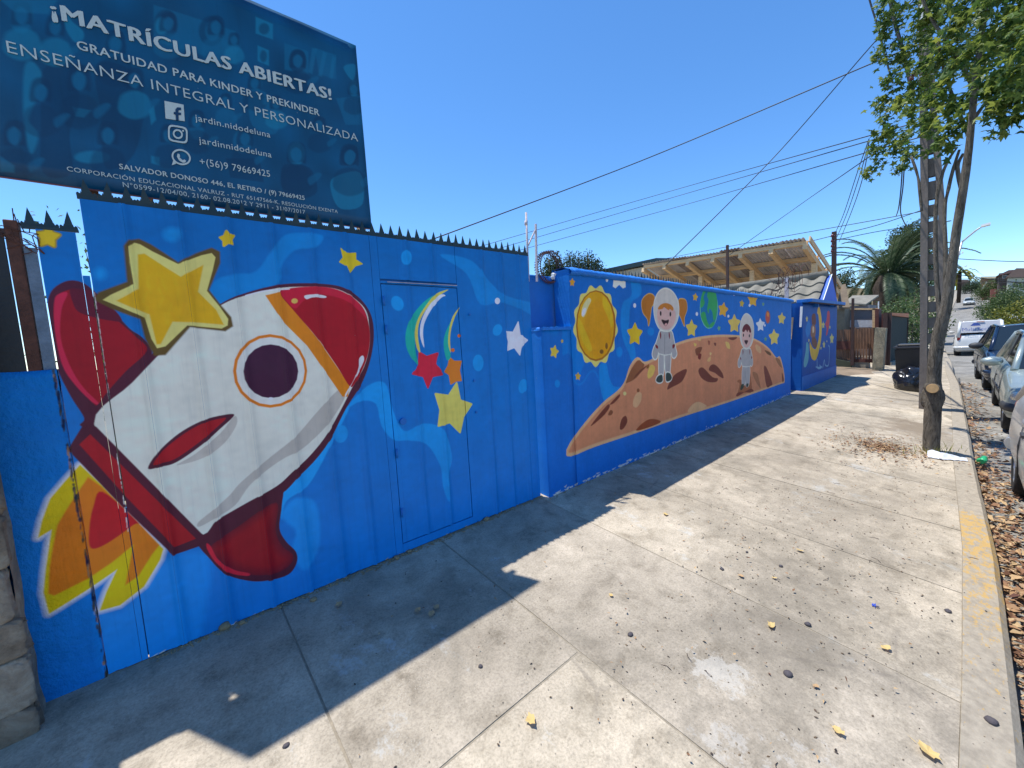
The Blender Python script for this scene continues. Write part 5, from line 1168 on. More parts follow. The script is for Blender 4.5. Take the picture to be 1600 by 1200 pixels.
house('low rust red wall house right of the road',1548,1556,452,470,118,6,(.22,.08,.06))
house('small turquoise house at the end of the street',1520,1531,441,449,230,10,(.12,.42,.5))
house('dark low cottage among trees left of the road crest',1502,1515,440,452,200,12,(.12,.07,.06),(.10,.07,.06),[(1500,441),(1516,441),(1513,437),(1502,437)])
for x,y,X,r,m,lab,nm in ((1553,450,125,2.0,LEAF_B,'green bush in front of the brick building','bush'),(1590,470,70,2.0,LEAF_B,'olive green bush below the green house','bush'),(1572,474,76,1.5,LEAF_B,'olive shrub left of the box truck fence','bush'),(1597,500,48,1.6,LEAF_Y,'yellow green hedge at the right edge above the parked cars','hedge'),(1518,447,170,1.6,LEAF_D,'dark shrub on the left of the road crest','bush'),(1526,446,210,2.2,LEAF_D,'dark tree at the end of the street','bush')):
    c=PX(x,y,x=X); tree(nm,lab,nm,(c.x,c.y,c.z-2*r),[(c,r),(c+Vector((0,-r*.8,-r*.6)),r),(c+Vector((0,r*.7,-r*.5)),r*.8)],([(c.x,c.y,c.z-2*r),(c.x,c.y,c.z)],[.1,.06]),m,110,.2)
# small far palm
c=PX(1500,425,x=120); fp=thing('far_palm','small distant palm behind the leaning tree trunk','palm tree',tuple(c)); 
bm=bmesh.new()
for k in range(26):
    a=random.uniform(0,6.28); el=random.uniform(-.3,1.2); pts=[Vector((math.cos(a)*math.cos(el)*s*3.4,math.sin(a)*math.cos(el)*s*3.4,math.sin(el)*s*3.4-2.3*s*s)) for s in (0,.25,.5,.75,1)]
    for i in range(4):
        w=.35*(1-abs(i-1.5)/3); n_=Vector((-math.sin(a),math.cos(a),0))*w; bm.faces.new([bm.verts.new(v) for v in (pts[i]-n_,pts[i]+n_,pts[i+1]+n_*.7-Vector((0,0,.15)),pts[i+1]-n_*.7-Vector((0,0,.15)))])
obj('crown',bm,LEAF_Y,fp); obj('trunk',tube_bm([(0,0,-6),(0,0,0)],[.3,.25],8),BARKP,fp)
# pale roadside railing and walls right
rl=thing('white_railing','pale roadside railing beside the box truck','railing',tuple(PX(1580,520,x=70))); rlb=tuple(rl.location)
for i in range(8): xq('railing_post',[(1577+i*3,519),(1578+i*3,519),(1578+i*3,491),(1577+i*3,491)],62,-.1,WHITEP,rl,rlb)
xq('top_rail',[(1576,493),(1602,493),(1602,491),(1576,491)],62,-.1,WHITEP,rl,rlb)
xq('low_wall',[(1576,522),(1602,522),(1602,506),(1576,506)],63,-.3,simple('pale_wall',(.45,.42,.34),.8),rl,rlb)
# street lamps
def lamp(px,py,ex,ey,X,lab):
    a=PX(px,py,x=X); e_=PX(ex,ey,x=X); g0=roadz(X); t=thing('street_lamp',lab,'street lamp',(a.x,a.y,g0),'street lamps on the left of the road'); b=(a.x,a.y,g0)
    gadd('lamp_pole',tube_bm([(a.x,a.y+.032*X,g0-.3),(a.x,a.y+.014*X,(g0+a.z)/2),tuple(a)],[.08,.07,.05],8),STEEL,t,b)
    gadd('lamp_arm',tube_bm(smoothpath([a,a.lerp(e_,.55)+Vector((0,0,.12*(e_-a).length)),e_+Vector((0,.2,0))],4),.05,6),STEEL,t,b)
    s=(e_-a).length*.16; gadd('lamp_head',prism([e_+Vector((-.2,s,0)),e_+Vector((.2,s,0)),e_+Vector((.25,-s,.05)),e_+Vector((-.25,-s,.05))],(0,0,1),.12),WHITEP,t,b)
lamp(1503,378,1540,354,38,'nearest grey street lamp with a long arm right of the tree trunk')
lamp(1496,421,1509,417,75,'second street lamp with a white head over the road')
lamp(1497,399,1504,396,60,'thin street lamp partly hidden by the leaning trunk')
# ---------------- street tree ----------------
random.seed(17)
def pxr(cx,cy,r,X): return (PX(cx+r,cy,x=X)-PX(cx-r,cy,x=X)).length/2*.80
tp=[(1455,716,18),(1455,700,17),(1457,650,17.5),(1459,615,18),(1459,590,14),(1461,560,14),(1468,520,14),(1478,480,12.5),(1484,440,11),(1490,397,9.5),(1496,352,9.5),(1504,302,9),(1512,247,8),(1518,192,6.5),(1523,137,7),(1533,60,6),(1542,-20,5),(1545,-120,4)]
TX=lambda i: 6.75-.02*i
tr_=[PX(a,b,x=TX(i)) for i,(a,b,r) in enumerate(tp)]; tr_r=[pxr(a,b,r,TX(i)) for i,(a,b,r) in enumerate(tp)]
st=thing('street_tree','leaning street maple with grey bark and a pale sawn stub by the kerb','tree',tuple(tr_[1])); sb_=tuple(tr_[1])
sm=smoothpath(tr_,5); rad=list(np.interp(np.arange(len(sm))/5,range(len(tr_r)),tr_r))
def bark_tube(pts,rad,n=22,amp=.09):
    bm=tube_bm(pts,rad,n)
    bm.verts.ensure_lookup_table(); c=[Vector(p) for p in pts]
    for i,v in enumerate(bm.verts):
        p=c[min(i//n,len(c)-1)]; d=v.co-p; a=math.atan2(d.y,d.x)
        v.co=p+d*(1+amp*noise.noise(Vector((math.cos(a)*5,math.sin(a)*5,v.co.z*3)))+amp*.8*abs(noise.noise(Vector((math.cos(a)*12,math.sin(a)*12,v.co.z*5)))))
    return bm
# denser rings for bark
sm2=[];rd2=[]
for i in range(len(sm)-1):
    for h in (0,.33,.66): sm2.append(sm[i].lerp(sm[i+1],h)); rd2.append(rad[i]*(1-h)+rad[i+1]*h)
gadd('trunk',bark_tube(sm2,rd2,28,.1),BARK,st,sb_)
bump=bmesh.new(); bmesh.ops.create_icosphere(bump,subdivisions=3,radius=.088)
cc=PX(1457,622,x=6.72)
for v in bump.verts: v.co=Vector((v.co.x*.9,v.co.y*1.16,v.co.z*1.9))*(1+.1*noise.noise(v.co*30))+cc
gadd('burl',bump,BARK,st,sb_)
ce=PX(1457,607,x=6.58); d_=(Vector(CAM)-ce); d_.z*=.2; d_.normalize()
gadd('stub',tube_bm([ce-d_*.12,ce],[.075,.058],14,jit=.2),BARK,st,sb_)
CUT=simple('sawn_wood',(.52,.33,.15),.8,0,30,.2,.2); gadd('sawn_face',tube_bm([ce,ce+d_*.006],[.052,.050],18),CUT,st,sb_)
for pts in ([(1478,470,7),(1478,400,5),(1476,330,4),(1482,295,3.6),(1490,262,3.4),(1499,234,3)],[(1470,500,7),(1463,430,5),(1462,330,4.5),(1470,280,4),(1482,250,3),(1496,230,2)],[(1440,330,3),(1437,300,3),(1434,275,3),(1424,245,2.5)],[(1504,300,6),(1496,262,4),(1505,240,3)],[(1515,215,5),(1500,180,4),(1478,120,3),(1465,60,3)],[(1518,190,5),(1540,160,4),(1565,120,3),(1590,90,2)],[(1523,140,5),(1490,80,4),(1450,20,3),(1430,-40,3)]):
    P=[PX(a,b,x=6.9) for a,b,r in pts]; gadd('limb',tube_bm(smoothpath(P,4),list(np.interp(np.arange((len(P)-1)*4+1)/4,range(len(P)),[pxr(a,b,r,6.9) for a,b,r in pts])),8,jit=.25),BARK,st,sb_)
blobs=[]
def bl(x,y,X,r,n=1): blobs.append((PX(x,y,x=X),r*n))
for x,y,X,r in ((1400,10,7.6,.22),(1385,45,7.6,.14),(1375,80,7.7,.10),(1405,80,7.6,.2),(1400,125,7.6,.17),(1372,162,7.7,.10),(1395,170,7.6,.16),(1385,205,7.6,.13),(1372,225,7.7,.11),(1355,268,7.8,.07),(1372,255,7.8,.07),(1400,235,7.6,.14),(1420,205,7.4,.15),(1435,160,7.2,.18),(1440,110,7.2,.14),(1440,40,7.2,.18),(1470,10,7.0,.2),(1475,80,6.9,.17),(1465,150,6.9,.16),(1450,190,7,.14),(1430,235,7.2,.1),(1405,262,7.5,.05),(1490,200,6.6,.10),(1485,170,6.7,.12),
    (1500,40,6.6,.2),(1500,110,6.6,.16),(1505,160,6.6,.12),(1535,20,6.3,.2),(1545,80,6.2,.17),(1550,130,6.1,.14),(1555,170,6.1,.09),(1575,40,6.0,.2),(1585,100,5.9,.16),(1580,150,5.9,.12),(1565,195,6.0,.09),(1560,130,6.2,.12),(1590,180,5.9,.07),(1478,225,6.7,.06),(1605,20,5.8,.2),(1620,110,5.7,.2),(1460,-40,7,.3),(1540,-50,6.4,.35),(1600,-60,5.8,.35),(1400,-40,7.6,.25),(1640,40,5.5,.3),(1660,-60,5.5,.3),
    (1430,70,7.8,.22),(1460,110,7.8,.22),(1420,150,7.9,.2),(1520,80,7.2,.2),(1560,60,7.2,.2)): bl(x,y,X,r)
def crown_mesh(blobs,per,size):
    V=[];Fc=[]
    for c,r in blobs:
        for _ in range(int(per*r*r*(1 if r<.15 else .9))+6):
            d=Vector((random.gauss(0,1),random.gauss(0,1),random.gauss(0,1))).normalized()*r*random.random()**.4; cc=c+d
            for _ in range(random.randint(3,5)):
                p=cc+Vector((random.gauss(0,.035),random.gauss(0,.035),random.gauss(-.02,.035))); s=size*random.uniform(.55,1.15)*(1 if c.x>7 else 1.15)
                nr=Vector((random.gauss(0,.6)-.25,random.gauss(0,.6),random.gauss(.75,.45))).normalized(); t=nr.cross(Vector((random.gauss(0,1),random.gauss(0,1),random.gauss(0,.3)))).normalized(); b=nr.cross(t)
                i0=len(V); V.append(p)
                for k in range(10):
                    a=2*math.pi*k/10; rr_=s*(.52,.24,.5,.22,.38,.16,.38,.22,.5,.24)[k]*random.uniform(.85,1.1)
                    V.append(p+t*math.cos(a)*rr_+b*math.sin(a)*rr_-nr*(.22*s*(k%2==0)*random.random()))
                for k in range(10): Fc.append((i0,i0+1+k,i0+1+(k+1)%10))
    return mesh(V,Fc)
o=obj('crown',crown_mesh(blobs,600,.108),LEAF_T,kind='stuff'); relo(o,sb_); o.parent=st
# ---------------- utility pole ----------------
PC=simple('old_concrete_pole',(.155,.13,.11),.95,0,9,.3,.6,coord='World',stretch=(1,1,.5)); 
up_=thing('utility_pole','grey slotted concrete utility pole standing just behind the leaning tree trunk','utility pole',tuple(GP(1443,636))); ub=tuple(up_.location)
XP=9.75
fl1=[PX(1441,660,x=XP),PX(1443.5,560,x=XP),PX(1445,300,x=XP),PX(1441,0,x=XP),PX(1437,-160,x=XP)]
fl2=[PX(1463,655,x=XP+.05),PX(1467,560,x=XP+.05),PX(1472,330,x=XP+.05),PX(1459,180,x=XP+.05),PX(1447,0,x=XP+.05),PX(1440,-160,x=XP+.05)]
def path_beam(P,w,h,bm=None):
    bm=bm or bmesh.new(); prev=None
    for p in P:
        r=[bm.verts.new(p+Vector((sx*w/2,sy*h/2,0))) for sx,sy in ((-1,-1),(1,-1),(1,1),(-1,1))]
        if prev:
            for k in range(4): bm.faces.new((prev[k],prev[(k+1)%4],r[(k+1)%4],r[k]))
        else: bm.faces.new(r[::-1])
        prev=r
    bm.faces.new(prev); return bm
gadd('flange',path_beam(fl1,.22,.085),PC,up_,ub); gadd('flange',path_beam(fl2,.22,.075),PC,up_,ub)
def zat(P,z): return Vector((np.interp(z,[p.z for p in P],[p.x for p in P]),np.interp(z,[p.z for p in P],[p.y for p in P]),z))
z=.2
while z<7.5:
    a=zat(fl1,z); b=zat(fl2,z); h=.17 if z<3.4 else .28
    if abs(a.y-b.y)>.09: gadd('rung_web',box(a.x-.05,b.y+.02,z,a.x+.05,a.y-.02,z+h),PC,up_,ub)
    z+=.26 if z<3.4 else .36
for (x0,y0,x1,y1,th) in ((1434,112,1460,106,.045),(1432,124,1459,118,.05),(1436,145,1454,143,.02)): gadd('steel_bracket',beam_bm(PX(x0,y0,x=XP-.15),PX(x1,y1,x=XP-.15),th,th),STEEL,up_,ub)
for x,y in ((1428,116),(1431,118),(1424,125)): gadd('insulator',tube_bm([PX(x,y,x=XP-.2),PX(x,y-6,x=XP-.2)],[.035,.02],8),bpy.data.materials['brown_ceramic'],up_,ub)
gadd('white_meter_plate',prism([PX(1438,0,x=XP-.14),PX(1443,0,x=XP-.14),PX(1442,38,x=XP-.14),PX(1437,38,x=XP-.14)],(-1,0,0),.03),WHITEP,up_,ub)
# ---------------- cables ----------------
def cable(lab,P,r=.010,sag=0):
    pts=smoothpath(P,8); 
    if sag:
        n=len(pts)-1; pts=[p-Vector((0,0,sag*4*(i/n)*(1-i/n))) for i,p in enumerate(pts)]
    base=tuple(pts[-1]); t=obj('overhead_cable',tube_bm(pts,r,5),WIRE); relo(t,base); t.location=base
    t['label']=lab; t['category']='cable'; t['group']='overhead cables'
P9=lambda x,y: PX(x,y,x=9.75)
cable('thick single cable rising from behind the gate spikes to the tree top',[PX(600,402,y=6),PX(1000,252,y=5),P9(1372,95),P9(1430,72)],.010)
cable('uppermost of the three parallel cables behind the bracket',[PX(730,391,y=12),PX(1050,298,y=8),P9(1355,213),P9(1440,189)],.009)
cable('middle of the three parallel cables behind the bracket',[PX(760,394,y=12),PX(1060,306,y=8),P9(1355,221),P9(1440,196)],.009)
cable('lowest of the three parallel cables behind the bracket',[PX(790,397,y=12),PX(1070,320,y=8),P9(1355,238),P9(1440,214)],.009)
cable('steep cable dropping from the tree top to behind the yellow haired astronaut',[PX(1040,415,y=4),PX(1210,245,y=3),P9(1368,64),P9(1440,-12)],.009)
cable('cable dropping from the tree to the corrugated canopy roof',[PX(1140,398,y=5),PX(1250,320,y=4),P9(1345,254),P9(1440,190)],.009)
cable('long low cable passing above the corrugated canopy',[PX(930,425,x=24),PX(1150,383,x=22),PX(1400,338,x=20),PX(1460,325,x=20)],.013)
cable('short cable reaching the dark wooden service post from the left',[PX(1150,398,x=17.5),PX(1230,385,x=17),PX(1303,368,x=16.5)],.011)
cable('upper cable leaving the service post over the palm',[PX(1303,368,x=16.5),PX(1370,352,x=17),PX(1450,325,x=18)],.011)
cable('lower cable leaving the service post over the palm',[PX(1303,376,x=16.5),PX(1370,362,x=17),PX(1450,350,x=18)],.010)
cable('left of the three cables fanning down above the service post',[P9(1358,217),PX(1340,268,x=12),PX(1318,335,x=14),PX(1304,366,x=16.4)],.008)
cable('middle of the three cables fanning down above the service post',[P9(1358,222),PX(1343,275,x=12),PX(1324,332,x=14),PX(1308,370,x=16.4)],.008)
cable('right of the three cables fanning down above the service post',[P9(1358,227),PX(1346,285,x=12),PX(1330,332,x=14),PX(1311,378,x=16.4)],.008)
cable('thick black drop cable hanging beside the utility pole top',[P9(1386,-30),P9(1396,28),P9(1409,75),P9(1421,126),P9(1428,150)],.028)
cable('thin black drop cable at the left edge of the tree crown',[P9(1350,-30),P9(1362,12),P9(1374,50),P9(1382,85),P9(1395,130)],.014)
cable('paired drop cable hanging below the leaves, left strand',[PX(1411,235,x=12),PX(1408,290,x=13),PX(1404,325,x=14),PX(1400,338,x=20)],.012)
cable('paired drop cable hanging below the leaves, right strand',[PX(1414,235,x=12),PX(1411,290,x=13),PX(1407,330,x=14),PX(1415,352,x=16)],.012)
for lab,a,b,X in (('highest thin cable across the far street',(1490,404),(1640,409),60),('upper thick cable across the far street',(1490,428),(1640,446),60),('level cable across the far street above the crest',(1490,436),(1640,431),70),('lowest cable across the far street',(1490,442),(1640,439),80)): cable(lab,[PX(*a,x=X),PX((a[0]+b[0])/2,(a[1]+b[1])/2+1.5,x=X),PX(*b,x=X)],.035)
# ---------------- vehicles ----------------
def carpaint(name,c,metal=.35,rough=.28):
    t=NT(name); n=t.noise(t.coord('Object'),3,5,.6); c=np.array(c); t.base(t.ramp(n,[(.3,tuple(c*.86)),(.7,tuple(c))])); t.set(t.ramp(n,[(.3,(rough,)*3),(.7,(rough+.15,)*3)]),metal); t.b.inputs['Coat Weight'].default_value=.5; t.b.inputs['Coat Roughness'].default_value=.08; return t.m
GLASS=NT('dark_car_glass'); GLASS.base((.012,.017,.018)); GLASS.set(.04,0,.9); GLASS=GLASS.m
RUB=simple('tyre_rubber',(.018,.017,.016),.85,0,30,.2,.2); RIM=simple('wheel_rim_metal',(.45,.46,.48),.3,.8,6,.15,0); HLG=simple('headlight_lens',(.55,.53,.45),.12,.2,14,.4,.3,spec=.8); TLR=simple('tail_light_lens',(.35,.02,.02),.2,0,8,.2,0); TRIM=simple('dark_bumper_trim',(.035,.036,.038),.6,0,9,.2,.1); PLATE=simple('plain_plate',(.7,.7,.66),.5)
def wheel(r=.30,w=.19,spk=5):
    bm=bmesh.new(); pr_=[(.60,-.48),(.66,-.5),(.9,-.5),(.97,-.42),(1,-.25),(1,.25),(.97,.42),(.9,.5),(.66,.5),(.60,.48)]; n=32; g=[]
    for i in range(n):
        a=2*math.pi*i/n; g.append([bm.verts.new((math.cos(a)*q*r,y*w,math.sin(a)*q*r)) for q,y in pr_])
    for i in range(n):
        for k in range(len(pr_)-1): bm.faces.new((g[i][k],g[(i+1)%n][k],g[(i+1)%n][k+1],g[i][k+1])).smooth=True
    ty=bm; bm=bmesh.new(); R=r*.64
    for sgn in (-1,1):
        c=bm.verts.new((0,sgn*w*.40,0)); ring=[bm.verts.new((math.cos(2*math.pi*i/40)*R*.3,sgn*w*.42,math.sin(2*math.pi*i/40)*R*.3)) for i in range(40)]
        r2=[]
        for i in range(40):
            a=2*math.pi*i/40; dp=.40 if (i%8) in (0,1,2,7) else .12; r2.append(bm.verts.new((math.cos(a)*R*.85,sgn*w*dp,math.sin(a)*R*.85)))
        r3=[bm.verts.new((math.cos(2*math.pi*i/40)*R,sgn*w*.47,math.sin(2*math.pi*i/40)*R)) for i in range(40)]
        for i in range(40):
            j=(i+1)%40; bm.faces.new((c,ring[i],ring[j])); bm.faces.new((ring[i],r2[i],r2[j],ring[j])); bm.faces.new((r2[i],r3[i],r3[j],r2[j]))
    bmesh.ops.recalc_face_normals(bm,faces=bm.faces[:]); return ty,bm
def car(name,label,cat,loc,rot,L,W,H,paint,prof,roof,wheels,zb=.2,wr=.30,trimband=True,van=False,hl=True,windows=True):
    """prof: (x/L from front .5 to rear -.5, top height); roof: xcowl, xroof0, xroof1, xtail (metres)"""
    t=thing(name,label,cat,loc,rot=(0,0,rot)); hw=W/2
    X=[p[0]*L for p in prof][::-1]; Zt=[p[1] for p in prof][::-1]
    N=44; bm=bmesh.new(); rings=[]
    for i in range(N+1):
        s=-math.cos(math.pi*i/N)*.5; x=s*L; zt=float(np.interp(x,X,Zt)); e=min(1,(.5-abs(s))/.10); ww=hw*(.80+.20*math.sqrt(max(0,1-(1-e)**2))); zbb=zb+.10*(1-e)**2
        h=zt-zbb; P=[(0,zbb),(.82*ww,zbb),(.95*ww,zbb+.05),(.985*ww,zbb+.22*h),(ww,zbb+.45*h),(.985*ww,zbb+.70*h),(.955*ww,zbb+.88*h),(.90*ww,zt-.015),(.80*ww,zt),(.4*ww,zt+.02),(0,zt+.03)]
        full=[(-y,z) for y,z in P[::-1]]+P[1:][:0]
        ringpts=[(y,z) for y,z in P]+[(-y,z) for y,z in P[-2:0:-1]]
        rings.append([bm.verts.new((x,y,z)) for y,z in ringpts])
    m=len(rings[0])
    for i in range(N):
        for k in range(m): bm.faces.new((rings[i][k],rings[i][(k+1)%m],rings[i+1][(k+1)%m],rings[i+1][k])).smooth=True
    bm.faces.new(rings[0][::-1]); bm.faces.new(rings[-1]); bmesh.ops.recalc_face_normals(bm,faces=bm.faces[:])
    body=obj('body',bm,paint,t)
    cb=bmesh.new()
    for wx in wheels:
        for sg in (-1,1): tube_bm([(wx,sg*(hw-.26),wr+.01),(wx,sg*(hw+.2),wr+.01)],wr*1.2,28,cb)
    co_=obj('cut',cb,TRIM); md=body.modifiers.new('b','BOOLEAN'); md.object=co_; md.operation='DIFFERENCE'; md.solver='EXACT'
    dg=bpy.context.evaluated_depsgraph_get(); dg.update(); me=bpy.data.meshes.new_from_object(body.evaluated_get(dg)); body.modifiers.clear(); body.data=me
    if len(me.materials)==0: me.materials.append(paint)
    bpy.data.objects.remove(co_)
    for wx in wheels:
        for sg in (-1,1):
            ty,ri=wheel(wr,.19); w_=obj('wheel',None,None,t,loc=(wx,sg*(hw-.115),wr)); obj('tyre',ty,RUB,w_); obj('rim',ri,RIM,w_)
            obj('arch_lining',tube_bm([(wx,sg*(hw-.25),wr+.01),(wx,sg*(hw-.22),wr+.01)],wr*1.18,20),RUB,t)
    xc,x0,x1,xt=roof; zc=float(np.interp(xc,X,Zt))+.01; zt_=float(np.interp(xt,X,Zt))+.01; bw=.86*hw; tw_=.68*hw if not van else .78*hw; zr=H-.045
    bl_=lambda x:(x,bw,float(np.interp(x,X,Zt))-.005)
    def quad(name,pts,mat,th=.012):
        P=[Vector(p) for p in pts]; n_=(P[1]-P[0]).cross(P[2]-P[0]).normalized(); cx=sum(P,Vector())/len(P)
        if n_.dot(cx-Vector((0,0,.8)))<0: n_=-n_
        o=obj(name,prism([p-n_*th for p in P],n_,th),mat,t); return o
    quad('windscreen',[(xc,-bw*.95,zc),(xc,bw*.95,zc),(x0,tw_*.95,zr),(x0,-tw_*.95,zr)],GLASS)
    quad('rear_window',[(xt,-bw*.93,zt_+(.18 if van else 0)),(xt,bw*.93,zt_+(.18 if van else 0)),(x1,tw_*.93,zr),(x1,-tw_*.93,zr)],GLASS if not van else simple('frosted_van_glass',(.42,.42,.44),.25,0,2,.1,0))
    for sg in (-1,1):
        xm=(x0+x1)/2+.0; S_=lambda x,u:(x,sg*(bw*(1-u)+tw_*u),(float(np.interp(x,X,Zt)) if u==0 else zr)); lo_=lambda x:(x,sg*bw,float(np.interp(x,X,Zt))-.004)
        quad('side_window',[lo_(xc-.12),lo_(xm+.04),(xm+.04,sg*tw_,zr),(x0-.03,sg*tw_,zr)],GLASS); quad('side_window',[lo_(xm-.04),lo_(xt+.16),(x1+.06,sg*tw_,zr),(xm-.04,sg*tw_,zr)],GLASS)
        obj('pillar',tube_bm([(xc+.02,sg*bw*.98,zc-.03),(x0,sg*tw_,zr)],[.045,.035],8),paint,t); obj('pillar',tube_bm([(xt-.02,sg*bw*.98,zt_-.03),(x1,sg*tw_,zr)],[.09 if not van else .07,.05],8),paint,t)
        obj('pillar',beam_bm((xm,sg*bw*1.0,zc-.02),(xm,sg*(tw_+.004),zr),.03,.07,up=(1,0,0)),TRIM,t)
        obj('roof_rail',tube_bm(smoothpath([(x0+.02,sg*tw_,zr),((x0+x1)/2,sg*(tw_+.01),zr+.035),(x1-.02,sg*tw_,zr)],6),.032,8),paint,t)
        mm=bmesh.new(); bmesh.ops.create_icosphere(mm,subdivisions=3,radius=1)
        for v in mm.verts: v.co=Vector((v.co.x*.075*(1 if v.co.x>0 else .5),v.co.y*.12,v.co.z*.075))
        for f in mm.faces: f.smooth=True
        mi=obj('mirror',mm,paint if 'navy' not in label else TRIM,t,loc=(xc-.22,sg*(hw+(.085 if 'nearest' not in label else .0)),zc+.10))
        if 'nearest' in label: mi.scale=(.75,.6,.75); obj('mirror_stalk',tube_bm([(.0,-sg*.09,-.03),(0,-sg*.17,-.06)],.025,6),TRIM,mi); obj('mirror_glass',box(-.042,-.09,-.055,-.036,.09,.055),GLASS,mi)
        f_=float(np.interp(L*.44,X,Zt)); obj('headlight',(lambda b:b)(lens(.12,.20,.085)),HLG,t,loc=(L*.5-.17,sg*(hw*.70),f_-.13),rot=(0,0,-sg*.35)); 
        r_=float(np.interp(-L*.46,X,Zt)); obj('tail_light',lens(.07,.12 if not van else .07,.12 if not van else .22),TLR,t,loc=(-L*.5+.10,sg*(hw*.80),r_-.16))
        obj('door_seam',tube_bm([(xc-.05,sg*(hw*.993),.32),(xc-.05,sg*(hw*1.0),.60),(xc-.10,sg*(hw*.965),zc-.09)],.006,4),TRIM,t); obj('door_seam',tube_bm([(xm,sg*(hw*.993),.32),(xm,sg*(hw*1.001),.60),(xm,sg*(hw*.965),zc-.09)],.006,4),TRIM,t)
        if trimband: obj('side_strip',box(wheels[1]+.42,sg*hw*1.0-.008,.48,wheels[0]-.42,sg*hw*1.0+.012,.55,.004,1),TRIM,t)
        obj('door_handle',box(xm+.08,sg*hw*.99-.01,zc-.20,xm+.22,sg*hw*.99+.02,zc-.17,.004,1),TRIM,t)
    g=[];bm=bmesh.new(); 
    for i in range(9):
        u=i/8; x=x0+(x1-x0)*u; row=[]
        for j in range(9):
            v=j/8*2-1; row.append(bm.verts.new((x,v*tw_*1.01,zr+.045*(1-v*v*.75)*(1-(2*u-1)**4*.5))))
        g.append(row)
    for i in range(8):
        for j in range(8): bm.faces.new((g[i][j],g[i+1][j],g[i+1][j+1],g[i][j+1])).smooth=True
    r=bmesh.ops.extrude_edge_only(bm,edges=[e for e in bm.edges if e.is_boundary])
    for v in r['geom']:
        if isinstance(v,bmesh.types.BMVert): v.co.z-=.03
    bmesh.ops.recalc_face_normals(bm,faces=bm.faces[:]); obj('roof',bm,paint,t)
    for sx,nm in ((1,'front_bumper'),(-1,'rear_bumper')):
        bm=bmesh.new(); pts=[]; 
        P=[Vector((sx*(L*.5-.42),hw*.955,.42)),Vector((sx*(L*.5-.12),hw*.90,.42)),Vector((sx*(L*.5+.0),hw*.66,.42)),Vector((sx*(L*.5+.035),0,.42)),Vector((sx*(L*.5+.0),-hw*.66,.42)),Vector((sx*(L*.5-.12),-hw*.90,.42)),Vector((sx*(L*.5-.42),-hw*.955,.42))]
        obj(nm,tube_bm(smoothpath(P,4),.07,8,bm),TRIM if trimband else paint,t)
    obj('number_plate',box(L*.5+.10,-.18,.40,L*.5+.115,.18,.50),PLATE,t); obj('number_plate',box(-L*.5-.115,-.18,.46,-L*.5-.10,.18,.56),PLATE,t)
    obj('grille',box(L*.5-.04,-.30,.56,L*.5-.01,.30,.64,.004,1),TRIM,t)
    return t
def lens(a,b,c):
    bm=bmesh.new(); bmesh.ops.create_icosphere(bm,subdivisions=3,radius=1)
    for v in bm.verts: v.co=Vector([math.copysign(abs(q)**.7,q) for q in v.co]); v.co=Vector((v.co.x*a,v.co.y*b,v.co.z*c))
    for f in bm.faces: f.smooth=True
    return bm
hatch=[(.5,.50),(.485,.62),(.44,.72),(.22,.90),(.18,.91),(-.40,.93),(-.47,.90),(-.492,.75),(-.5,.52)]
sedan=[(.5,.50),(.49,.60),(.45,.69),(.22,.87),(.18,.88),(-.24,.92),(-.30,.92),(-.46,.93),(-.492,.80),(-.5,.5)]
c1=car('parked_car','silver hatchback cut off by the right edge, nearest of the parked cars','car',(4.86,-1.08,roadz(4.9)),math.pi+.015,3.95,1.62,1.42,carpaint('silver_paint',(.46,.47,.47),.5,.3),hatch,(.88,.20,-1.35,-1.88),(1.22,-1.22),wr=.29,trimband=False)
c2=car('parked_car','pale green silver sedan facing the camera, second in the parked row','car',(10.62,-1.06,roadz(10.6)),math.pi+.02,4.25,1.66,1.40,carpaint('green_silver_paint',(.36,.42,.39),.5,.3),sedan,(1.0,.30,-.95,-1.45),(1.36,-1.24),wr=.30)
c3=car('parked_car','dark navy sedan facing the camera with black mirrors, third in the parked row','car',(15.35,-.86,roadz(15.3)),math.pi+.05,4.2,1.66,1.42,carpaint('navy_paint',(.008,.02,.05),.3,.2),sedan,(1.0,.30,-.95,-1.45),(1.2,-1.2),wr=.30,trimband=False)
vanp=[(.5,.55),(.485,.68),(.44,.80),(.30,.98),(.26,1.0),(-.47,1.0),(-.492,.85),(-.5,.52)]
c4=car('delivery_van','small white delivery van seen from behind with blue lettering on its rear window','van',(30.8,-.02,roadz(30.8)-.02),.03,4.0,1.62,1.66,carpaint('white_van_paint',(.62,.62,.60),0,.35),vanp,(1.15,.65,-1.78,-1.93),(1.25,-1.25),wr=.30,van=True,trimband=False)
VT=simple('van_blue_print',(.02,.05,.22),.5)
me=text_mesh('MultiTech',.03); xs_=[v.co.x for v in me.vertices]; a0_,a1_=min(xs_),max(xs_)
for v in me.vertices:
    u=(v.co.x-a0_)/(a1_-a0_); zt0=1.20+v.co.y*.21; v.co=Vector((-2.01+.353*(zt0-1.19),.56-u*.86,zt0))
obj('lettering',me,VT,c4); 
o=obj('triangle_logo',prism([Vector((-1.94,.32,1.42)),Vector((-1.94,-.02,1.42)),Vector((-1.90,.09,1.56)),Vector((-1.90,.21,1.56))],(-1,0,0),.004),VT,c4)
obj('brake_light',box(-1.84,-.12,1.60,-1.80,.12,1.625),TLR,c4)
